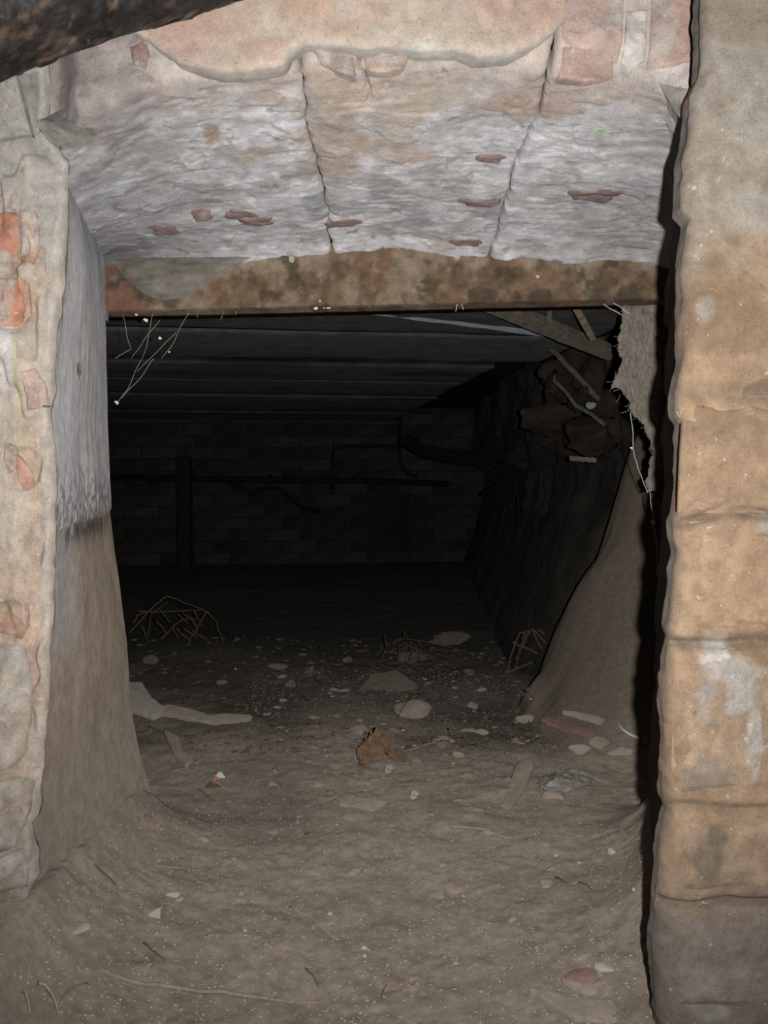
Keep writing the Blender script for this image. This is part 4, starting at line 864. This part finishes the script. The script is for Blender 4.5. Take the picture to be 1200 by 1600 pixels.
# ================================================================ DEBRIS ON THE FLOOR
def put(name, V, Fc, mat, px, py, label, cat, rz=0, sink=.3, h=None, group=None, rx=0, col=None):
    p = onfloor(px, py); V = np.array(V); hh = V[:, 2].max() - V[:, 2].min()
    o = link(name, meshdata(name, V, Fc, M[mat], col)); o.location = (p[0], p[1], fz(p[0], p[1]) - V[:, 2].min() - hh * sink); o.rotation_euler = (rx, 0, rz)
    return tag(o, label, cat, group)
def sz(px, py, w_): p = onfloor(px, py); return w_ / F * p[1] / 2
stones = [  # px, py, width px, height ratio, material, label
    (236, 1036, 30, .8, 'stone', 'round stone at the left just behind the pier foot, below the dry branches'),
    (435, 1044, 34, .45, 'stone', 'flat oval stone left of the middle where the floor turns dark'),
    (484, 1050, 20, .9, 'stone', 'upright small stone beside the flat oval stone'),
    (541, 1032, 26, .5, 'stone', 'low stone above the triangular flat slab'),
    (452, 1072, 24, .7, 'stone', 'small stone left of the triangular slab'),
    (345, 1068, 22, .5, 'stone', 'small low stone in the left half of the shaded floor'),
    (640, 1112, 76, .40, 'stone', 'big dusty lump of rubble behind the brown crumpled leaf'),
    (560, 1142, 46, .35, 'stone', 'low dusty lump between the forked twig and the brown leaf'),
    (739, 1104, 24, .6, 'stone', 'round stone right of the big dusty lump'),
    (820, 1125, 36, .4, 'stone', 'flat stone left of the reddish tile piece'),
    (715, 1180, 24, .7, 'stone', 'squarish stone right of the brown crumpled leaf'),
    (690, 1158, 44, .35, 'stone', 'flat dusty stone above the squarish stone'),
    (752, 1146, 28, .45, 'stone', 'small block-shaped stone in the middle right rubble'),
    (906, 1172, 34, .5, 'stone_pale', 'pale whitish stone left in the pair below the reddish tile'),
    (940, 1163, 44, .45, 'stone', 'large angular stone in the right rubble'),
    (968, 1176, 44, .35, 'stone_pale', 'pale elongated stone against the right drift'),
    (862, 1244, 40, .4, 'stone', 'flat stone beside the crumpled plastic'),
    (890, 1210, 36, .45, 'stone', 'angular stone above the crumpled plastic'),
    (728, 1212, 30, .35, 'stone', 'low flat stone under the squarish stone'),
    (790, 1236, 30, .4, 'stone', 'low stone left of the long leaning slab'),
    (942, 1056, 18, .6, 'stone_pale', 'small pale stone at the foot of the right earth bank'),
    (944, 1086, 14, .5, 'stone_pale', 'tiny pale stone below the one at the earth bank foot'),
    (640, 1030, 60, .35, 'stone', 'broad low stone in the dark litter behind the triangular slab'),
    (700, 1000, 80, .30, 'stone', 'wide pale mound of rubble in the dark litter beyond the opening'),
    (735, 1052, 26, .5, 'stone', 'stone in the litter left of the tented stalks'),
    (243, 1430, 30, .75, 'stone_pale', 'pale round stone on the near floor at the left'),
    (270, 1398, 24, .5, 'stone_pale', 'small stone with a white tip above the pale round stone'),
    (957, 1332, 18, .8, 'stone_pale', 'small pale pebble against the right drift'),
    (862, 1358, 20, .7, 'stone', 'rounded pebble in the right middle of the near floor'),
    (855, 1382, 30, .4, 'stone', 'flat pebble just below the rounded pebble'),
    (800, 1438, 22, .4, 'stone', 'flat small stone low in the right half of the near floor'),
    (552, 1362, 30, .3, 'stone', 'flat buried stone in the middle of the near floor'),
    (685, 1400, 30, .35, 'stone', 'flat buried stone right of the middle of the near floor'),
    (320, 1312, 20, .5, 'stone', 'small stone at the left above the thin straws'),
    (215, 1280, 12, .6, 'stone_red', 'small reddish pebble at the foot of the left drift'),
    (228, 1280, 22, .4, 'stone_red', 'flat reddish stone beside the left drift'),
    (571, 1482, 14, .7, 'stone_pale', 'tiny white pebble near the bottom middle'),
    (762, 1300, 26, .4, 'stone', 'flat stone under the long slab'),
    (910, 1538, 70, .30, 'stone', 'half-buried rounded stone with a dark red edge near the bottom right'),
    (945, 1512, 36, .25, 'stone_pale', 'thin pale flake above the red-edged stone'),
    (120, 1452, 44, .25, 'stone', 'flat buried stone at the lower left of the floor'),
    (425, 1300, 26, .3, 'stone', 'thin flat stone left of the middle'),
]
for k, (px, py, w_, r, mt, lb) in enumerate(stones):
    s = sz(px, py, w_); V, Fc = rock((s, s * .85, s * r), 400 + k, 3, .3, 6)
    if py < 1075: mt = 'stone_mid' if py > 1025 and px < 600 or px > 900 else 'stone_dark'  # stones farther in take darker copies, imitating the flash falloff
    put('stone', V, Fc, mt, px, py, lb, 'stone', rz=RS.rand() * 6, sink=.45)
V, Fc = rock((sz(910, 1540, 66), .02, .008), 77, 3, .25, 3); p = onfloor(912, 1556)
o = [q for q in bpy.data.objects if q.get('label', '').startswith('half-buried rounded stone')][0]
ch = link('red_stain_edge', meshdata('red_stain_edge', V, Fc, M['stone_red'])); ch.parent = o; ch.location = (0, -.012, .002); ch.rotation_euler = (0, 0, -o.rotation_euler.z)
ch['label'] = 'dark red broken edge'

def slab(outline, z=.008, seed=0, tilt=0):
    """flat broken slab from an outline in metres"""
    O = np.array(outline, float); c = O.mean(0); n = len(O) * 6
    seg = np.concatenate([O, O[:1]]); Lc = np.concatenate([[0], np.cumsum(np.linalg.norm(np.diff(seg, axis=0), axis=1))]); u = np.linspace(0, Lc[-1], n, endpoint=False)
    R = np.stack([np.interp(u, Lc, seg[:, 0]), np.interp(u, Lc, seg[:, 1])], -1); R = c + (R - c) * (1 + .08 * fbm(np.stack([R[:, 0], R[:, 1], R[:, 0] * 0], -1), .02, 3, seed))[:, None]
    V = []; Fc = []
    for (r, zz_) in ((1, 0), (1.02, z * .6), (.96, z), (.5, z * 1.08)):
        q = c + (R - c) * r; V += [(a, b, zz_ + .0015 * float(np.sin(a * 90 + seed) * np.cos(b * 70))) for a, b in q]
    for k in range(3):
        for i in range(n): Fc.append((k * n + i, k * n + (i + 1) % n, (k + 1) * n + (i + 1) % n, (k + 1) * n + i))
    Fc.append(tuple(3 * n + i for i in range(n))); Fc.append(tuple(range(n))[::-1])
    return V, Fc
def fslab(name, pts, z, mat, label, cat, seed=0, rx=0, sink=.1):
    W_ = [onfloor(a, b) for a, b in pts]; c = np.mean(W_, 0)
    V, Fc = slab([(p[0] - c[0], p[1] - c[1]) for p in W_], z, seed)
    if sum((V[i][0] * V[(i + 1) % 6][1] - V[(i + 1) % 6][0] * V[i][1]) for i in range(6)) < 0: Fc = [f[::-1] for f in Fc]
    o = link(name, meshdata(name, V, Fc, M[mat], smooth=False)); o.location = (c[0], c[1], fz(c[0], c[1]) - z * sink + .001); o.rotation_euler = (rx, 0, 0); return tag(o, label, cat)
fslab('stone_slab', [(562, 1078), (580, 1062), (620, 1056), (655, 1074), (640, 1079)], .012, 'stone_mid', 'triangular flat slab lying where the floor turns dark', 'slab', 1, .12)
fslab('plaster_chunk', [(196, 1112), (202, 1084), (222, 1086), (238, 1104), (262, 1118), (240, 1126)], .035, 'stone_pale', 'pale broken plaster chunk poking out behind the left reveal', 'plaster', 2, .1)
fslab('board_piece', [(232, 1118), (262, 1108), (330, 1124), (392, 1122), (390, 1128), (330, 1134)], .014, 'stone', 'long dusty board piece beside the pale plaster chunk', 'board', 3, .08)
fslab('stone_slab', [(784, 1262), (808, 1206), (828, 1202), (834, 1212), (820, 1236), (794, 1268)], .012, 'stone', 'long narrow grey slab leaning in the rubble right of the middle', 'slab', 4, .1)
fslab('tile_piece', [(846, 1150), (852, 1142), (900, 1140), (936, 1144), (930, 1150), (884, 1153)], .010, 'stone_red', 'thin reddish tile piece under dust in the right rubble', 'tile', 5, .06)
fslab('stone_slab', [(828, 1556), (860, 1575), (900, 1598), (1000, 1590), (990, 1548), (900, 1566)], .012, 'stone', 'broad flat slab half buried at the bottom right', 'slab', 6, .02, .5)
fslab('stone_slab', [(880, 1128), (920, 1118), (945, 1122), (940, 1134)], .012, 'stone', 'small flat slab behind the reddish tile piece', 'slab', 7, .1)
fslab('stone_slab', [(530, 1260), (560, 1252), (604, 1258), (580, 1268)], .008, 'stone', 'thin flat slab just below the brown crumpled leaf', 'slab', 8, .02)
fslab('bark_strip', [(256, 1152), (280, 1160), (286, 1178), (302, 1194), (292, 1200), (272, 1186), (264, 1168)], .010, 'stone', 'curved dusty bark strip left of the middle', 'bark', 9, .05)

# brown crumpled leaf with a small shell in front
def crumple(w_, d_, h_, seed, n=46, fold=1.0):
    u = np.linspace(-1, 1, n); U, Vv = np.meshgrid(u, u); r = np.sqrt(U ** 2 + Vv ** 2)
    P = np.stack([U * w_ * (1 - .25 * Vv), Vv * d_, np.zeros_like(U)], -1)
    N = np.stack([U, Vv, U * 0], -1)
    P[..., 2] = h_ * (np.clip(1 - r ** 2 * .75, 0, 1) + .75 * fold * np.abs(fbm(N, .5, 4, seed)) * (1.2 - r * .4) + .12 * np.abs(np.sin(U * 9 + 3 * fbm(N, .6, 2, seed)))); P[..., 0] += w_ * .18 * fbm(N, .5, 3, seed + 1); P[..., 1] += d_ * .25 * fbm(N, .5, 3, seed + 2)
    return P
def leafobj(name, w_, d_, h_, seed, mat, px, py, label, cat, th=.0015, rz=0, sink=.004, lift=0):
    P = crumple(w_, d_, h_, seed); p = onfloor(px, py)
    o = sheet(name, P, np.full(P.shape, .3), M[mat], back=None); me = o.data
    H = P.shape[0]; P2 = P - np.array([0, 0, th]); bpy.data.meshes.remove(me) if False else None
    V = np.concatenate([P.reshape(-1, 3), P2.reshape(-1, 3)]); g = gridfaces(H, H); idx = np.arange(H * H).reshape(H, H); ring = np.concatenate([idx[0, :], idx[1:, -1], idx[-1, -2::-1], idx[-2:0:-1, 0]]); k = np.arange(len(ring)); m = len(ring)
    q = np.stack([ring[(k + 1) % m], ring[k], ring[k] + H * H, ring[(k + 1) % m] + H * H], -1)
    o.data = meshdata(name, V, np.concatenate([g, g[:, ::-1] + H * H, q]), M[mat], np.full(V.shape, .3))
    o.location = (p[0], p[1], fz(p[0], p[1]) - sink + lift); o.rotation_euler = (0, 0, rz); return tag(o, label, cat)
o = leafobj('crumpled_leaf', .046, .030, .062, 11, 'brown', 588, 1190, 'crumpled dry brown leaf in the middle of the floor', 'leaf', rz=.3)
V, Fc = tube(wob((-.04, .01, .01), (.035, -.005, .034), 8, .08, 3), .0016, 5); link('vein', meshdata('vein', V, Fc, M['twig']), o)
o = leafobj('crumpled_leaf', .018, .022, .022, 13, 'brown', 622, 1186, 'smaller brown leaf fold right against the crumpled brown leaf', 'leaf', rz=1.3)
def ringobj(px, py, r, label, name='snail_shell', cat='shell', mat='stone_pale'):
    p = onfloor(px, py); pts = []
    for i in range(30):
        t = i / 29; a = t * 4.4 * math.pi; rr = r * (1 - .75 * t); pts.append((rr * math.cos(a), -.3 * r * t, rr * math.sin(a)))
    V, Fc = tube(pts, .002, 8, [r * .42 * (1 - .7 * i / 29) + .0006 for i in range(30)])
    o = link(name, meshdata(name, V, Fc, M[mat])); o.location = (p[0], p[1], fz(p[0], p[1]) + r * .8); o.rotation_euler = (-.2, 0, .3); tag(o, label, cat)
ringobj(607, 1207, .009, 'small round snail shell in front of the brown crumpled leaf')
ringobj(647, 1248, .0085, 'small round snail shell right of and below the brown leaf')
# litter: rag, dark scrap
leafobj('paper_scrap', .010, .007, .012, 17, 'cloth', 343, 1214, 'small crumpled white paper scrap left of the middle', 'paper', rz=.4)
leafobj('paper_scrap', .008, .004, .009, 18, 'orange', 337, 1218, 'tiny orange scrap tucked under the white paper scrap', 'paper', rz=1.0)
leafobj('dead_leaf', .017, .010, .010, 19, 'twig_dark', 330, 1229, 'curled dark dead leaf in front of the white paper scrap', 'leaf', rz=.6)
leafobj('dead_leaf', .014, .0035, .006, 21, 'brown', 622, 1533, 'small curled orange-brown leaf near the bottom middle', 'leaf', rz=.1)
leafobj('dead_leaf', .008, .006, .006, 22, 'twig_dark', 480, 1303, 'tiny dark curled leaf in the middle of the near floor', 'leaf', rz=.1)
leafobj('plastic_sheet', .065, .045, .022, 23, 'plastic', 880, 1225, 'crumpled clear plastic sheet shining dully in the right rubble', 'plastic', rz=.7)
leafobj('plastic_sheet', .030, .02, .012, 25, 'plastic', 830, 980, 'small shiny plastic scrap beyond the tented stalks', 'plastic', rz=.2)
o = tubeobj('white_shard', [onfloor(966, 1142) + np.array([0, 0, .02]), onfloor(972, 1150) + np.array([0, 0, .018]), onfloor(984, 1156) + np.array([0, 0, .014]), onfloor(1000, 1160) + np.array([0, 0, .010])], .003, M['cloth'], rr=[.0008, .002, .0035, .003]); tag(o, 'curved white shard beside the right drift', 'shard')
V, Fc = rock((.004, .004, .003), 91, 2, .3, 2); put('yellow_bead', V, Fc, 'yellow', 368, 1046, 'tiny yellow dot on the shaded floor', 'bead', sink=.2)

def stick(a, b, r, mat, label, lift=.003, seed=0, cat='twig', fork=(), am=.05, name='twig', group=None, n=9, sag=0):
    p0 = onfloor(*a); p1 = onfloor(*b); pts = wob(p0, p1, n, am, seed)
    for i, p in enumerate(pts): p[2] = max(fz(p[0], p[1]) + r * .3, 0) + lift * (1 if n < 3 else .3 + math.sin(math.pi * i / (n - 1)))
    V, Fc = tube(pts, r, 6, [r * (1 - .45 * i / (n - 1)) for i in range(n)]); o = tag(link(name, meshdata(name, V, Fc, M[mat])), label, cat, group)
    for (t, dx, dy) in fork:
        q = pts[int(t * (n - 1))]; e = q + np.array([dx, dy, .006]); V, Fc = tube(wob(q, e, 5, .1, seed + 1), r * .6, 5); link('side_twig', meshdata('side_twig', V, Fc, M[mat]), o)
stick((155, 1516), (500, 1568), .0030, 'straw', 'long thin dusty stick along the bottom left of the floor', seed=1, am=.012, n=24, lift=.002)
stick((225, 1475), (258, 1502), .0018, 'twig_dark', 'short dark twig above the long stick', seed=2)
stick((152, 1357), (184, 1386), .0018, 'twig_dark', 'thin twig at the left near the drift', seed=3)
stick((240, 1355), (330, 1358), .0018, 'straw', 'thin straw with a dark end at the left middle', seed=4)
stick((285, 1370), (345, 1392), .0016, 'straw', 'thin straw crossing below the dark-ended straw', seed=5)
stick((250, 1338), (300, 1340), .0013, 'straw', 'short fine straw above the dark-ended straw', seed=6)
stick((480, 1132), (572, 1164), .0032, 'twig', 'forked dry twig left of the brown leaf', seed=7, fork=((.3, .05, -.035), (.5, .06, .01)), am=.08)
stick((478, 1515), (498, 1545), .0014, 'twig_dark', 'short dark twig near the bottom, left of the small leaf', seed=8)
stick((700, 1290), (800, 1312), .0026, 'straw', 'dusty stick in the middle right of the near floor', seed=9, am=.03)
stick((905, 1380), (925, 1392), .0015, 'twig_dark', 'tiny dark twig left of the right drift', seed=10)
stick((868, 1372), (886, 1382), .0018, 'twig_dark', 'tiny dark twig by the flat pebble', seed=11)
stick((452, 1418), (530, 1470), .0014, 'straw', 'faint straw in the middle of the near floor', seed=12)
stick((60, 1542), (92, 1588), .0022, 'straw', 'pale bent twig leaning at the foot of the left pier', seed=13, lift=.012)
stick((35, 1556), (48, 1590), .0018, 'straw', 'short pale twig at the very corner of the left pier', seed=14, lift=.012)
stick((92, 1578), (136, 1540), .0020, 'twig', 'brown twig pointing up right from the left corner', seed=15, lift=.01)
stick((700, 1140), (702, 1180), .0022, 'twig', 'upright dry stalk right of the big dusty lump', seed=16, lift=.01)
stick((655, 1088), (622, 1130), .0026, 'twig_dark', 'dark twig lying over the big dusty lump', seed=17, lift=.02)
stick((600, 1086), (632, 1106), .0022, 'twig', 'short twig crossing the top of the big dusty lump', seed=18, lift=.03)
stick((640, 1172), (690, 1160), .0016, 'straw', 'fine straw right of the brown leaf', seed=19)
stick((180, 1195), (240, 1200), .0016, 'twig', 'fine twig left of the curved bark strip', seed=20)
stick((232, 1136), (262, 1150), .0022, 'twig_dark', 'dark twig end pointing at the curved bark strip', seed=21)
stick((310, 1234), (330, 1250), .0014, 'twig_dark', 'fine dark twig below the curled dead leaf', seed=22)
stick((596, 1562), (604, 1540), .0012, 'twig_dark', 'very short dark twig beside the small orange-brown leaf', seed=23)
stick((870, 1598), (935, 1586), .0016, 'twig', 'thin twig on the flat slab at the bottom right', seed=24)
# tangles of dry branches beyond the opening
def tangle(name, strokes, label, cat, mat, r=.004):
    t = empty(name, onfloor(*strokes[0][0][:2])); tag(t, label, cat); base = np.array(t.location)
    for i, s in enumerate(strokes):
        pts = []
        for (px, py, h, Yo) in s:
            p = onfloor(px, py) if h == 0 else None
            pts.append((px, py, h, Yo))
        W_ = [at(px, py, Yo) for (px, py, h, Yo) in s]
        # smooth the stroke
        out = []
        for k in range(len(W_) - 1):
            for u in (0, .33, .66): out.append(W_[k] * (1 - u) + W_[k + 1] * u)
        out.append(W_[-1]); out = [q + np.random.RandomState(i * 31 + k).randn(3) * .002 - base for k, q in enumerate(out)]
        V, Fc = tube(out, r, 5, [r * (1 - .5 * k / len(out)) for k in range(len(out))]); link('branch', meshdata('branch', V, Fc, M[mat]), t)
def yfor(py, off=0): p = onfloor(400, py); return float(p[1]) + off
ya = yfor(1005)
st_ = [[(200, 990, 0, ya), (240, 945, 0, ya), (262, 932, 0, ya + .05), (300, 945, 0, ya), (322, 955, 0, ya)], [(322, 955, 0, ya), (338, 970, 0, ya), (350, 1010, 0, ya - .02)], [(215, 955, 0, ya + .1), (260, 955, 0, ya + .1), (320, 952, 0, ya + .1)],
       [(250, 1000, 0, ya - .05), (280, 970, 0, ya), (300, 965, 0, ya)], [(232, 992, 0, ya), (236, 960, 0, ya), (262, 940, 0, ya)], [(322, 955, 0, ya), (305, 985, 0, ya - .03), (292, 1008, 0, ya - .06)], [(205, 975, 0, ya), (215, 962, 0, ya), (240, 952, 0, ya)]]
rs = random.Random(3)
for k in range(12):
    x = rs.uniform(220, 315); y = rs.uniform(950, 985); st_.append([(x, y, 0, ya + rs.uniform(-.08, .1)), (x + rs.uniform(8, 26), y + rs.uniform(8, 26), 0, ya + rs.uniform(-.08, .05))])
tangle('dry_branches', st_, 'tangle of arched dry branches at the left beyond the opening', 'branches', 'twig_mid', .0040)
yb = yfor(1052)
st_ = [[(790, 1054, 0, yb), (802, 1010, 0, yb + .02), (812, 990, 0, yb + .05), (832, 982, 0, yb + .05)], [(832, 982, 0, yb + .05), (850, 1000, 0, yb), (868, 1022, 0, yb), (886, 1030, 0, yb)], [(830, 984, 0, yb + .05), (812, 1015, 0, yb), (800, 1052, 0, yb)], [(800, 1005, 0, yb), (830, 1015, 0, yb), (858, 1030, 0, yb)],
       [(792, 1050, 0, yb), (820, 1040, 0, yb), (850, 1028, 0, yb), (862, 1024, 0, yb)], [(832, 985, 0, yb + .03), (842, 1008, 0, yb), (858, 1028, 0, yb)], [(818, 990, 0, yb + .05), (808, 1030, 0, yb), (806, 1050, 0, yb)], [(840, 985, 0, yb + .05), (870, 1000, 0, yb + .02), (890, 1016, 0, yb)]]
tangle('dry_stalks', st_, 'pale dry stalks propped up like a tent in front of the right earth bank', 'stalks', 'twig_mid', .0042)
yc = yfor(1060)
st_ = []
for k in range(26):
    x = rs.uniform(590, 690); y = rs.uniform(1005, 1058); st_.append([(x, y, 0, yc + (1058 - y) * .007), (x + rs.uniform(-30, 40), y + rs.uniform(-22, 16), 0, yc + (1058 - y) * .007 + .02), (x + rs.uniform(10, 60), y + rs.uniform(-8, 16), 0, yc + (1058 - y) * .007)])
st_ += [[(596, 1030, 0, yc + .1), (604, 1010, 0, yc + .1), (600, 990, 0, yc + .1)], [(622, 1034, 0, yc + .1), (624, 1010, 0, yc + .12), (634, 985, 0, yc + .12)], [(640, 1040, 0, yc + .1), (642, 1010, 0, yc + .1), (640, 1000, 0, yc + .12)]]
tangle('straw_heap', st_, 'loose heap of thin straws in the dark litter behind the triangular slab', 'straw', 'twig_mid', .0026)

# small pebbles and grit
pm = []
for k in range(5):
    V, Fc = rock((1, .85, .6), 700 + k, 2, .3, 4); pm.append(meshdata('pebble', V, Fc, M['stone' if k < 4 else 'stone_pale']))
for k in range(110):
    x = RS.uniform(-.42, .46); y = 1.2 + 1.5 * RS.rand() ** 1.2; s = RS.uniform(.0028, .0075)
    o = link('pebble', pm[k % 5], None, (x, y, fz(x, y) + s * .1), (0, 0, RS.rand() * 6)); o.scale = (s, s, s)
    tag(o, 'small dusty pebble among many strewn over the floor', 'pebble', 'small pebbles strewn over the dusty floor')
for k in range(6):
    V, Fc = rock((1, .8, .5), 760 + k, 2, .35, 6); pm.append(meshdata('stone', V, Fc, M['stone']))
for k in range(75):
    x = RS.uniform(-.36, .46); y = 1.85 + 1.25 * RS.rand(); s = RS.uniform(.008, .022) * (1 if k % 6 else 1.5)
    o = link('stone', pm[5 + k % 6], None, (x, y, fz(x, y) - s * .05), (RS.uniform(-.2, .2), RS.uniform(-.2, .2), RS.rand() * 6)); o.scale = (s, s * RS.uniform(.6, 1), s * RS.uniform(.6, 1))
    tag(o, 'dust-covered stone in the rubble around the back of the opening', 'stone', 'dusty rubble stones around the back of the opening')
def scatter(name, n, xr, yr, s0, s1, mat, label, cat, seed, aspect=(1, .8, .5)):
    rs = np.random.RandomState(seed); V0, F0 = ICO[1]; xx = rs.uniform(*xr, n); yy = yr[0] + (yr[1] - yr[0]) * rs.rand(n) ** 1.3; z = zfloor(xx, yy)
    s = s0 + (s1 - s0) * rs.rand(n) ** 3; a = rs.rand(n) * 6.28
    V = V0[None] * np.array(aspect) * (1 + .35 * rs.randn(n, len(V0), 1).clip(-1, 1)) * s[:, None, None]
    x2 = V[..., 0] * np.cos(a)[:, None] - V[..., 1] * np.sin(a)[:, None]; y2 = V[..., 0] * np.sin(a)[:, None] + V[..., 1] * np.cos(a)[:, None]
    V = np.stack([x2 + xx[:, None], y2 + yy[:, None], V[..., 2] + z[:, None]], -1); Fq = (F0[None] + np.arange(n)[:, None, None] * len(V0)).reshape(-1, 3)
    return tag(link(name, meshdata(name, V.reshape(-1, 3), Fq, M[mat], smooth=False)), label, cat, None, 'stuff')
scatter('grit', 16000, (-.46, .45), (1.05, 3.2), .0007, .0035, 'stone', 'fine dusty grit and crumbs over the near floor', 'grit', 3)
scatter('lime_crumbs', 1500, (-.5, .5), (1.05, 2.6), .0006, .002, 'stone_pale', 'fine pale lime crumbs over the near floor', 'crumbs', 5)
scatter('straw_bits', 500, (-.42, .34), (1.2, 3.6), .004, .010, 'straw', 'fine straw bits over the earth floor', 'straw', 6, (1, .07, .07))
scatter('litter', 1100, (-1.2, .46), (2.3, 3.7), .004, .018, 'stone_dark', 'small rubble litter on the dark floor beyond the opening', 'rubble', 8, (1, .8, .35))
# dusty lump at the foot of the left pier
V, Fc = rock((.036, .045, .065), 88, 4, .22, 3); c = at(50, 1510, 1.20); o = link('plaster_lump', meshdata('plaster_lump', V, Fc, M['stone'])); o.location = (c[0], c[1], c[2]); tag(o, 'grey dust-covered lump leaning at the foot of the left pier', 'lump')
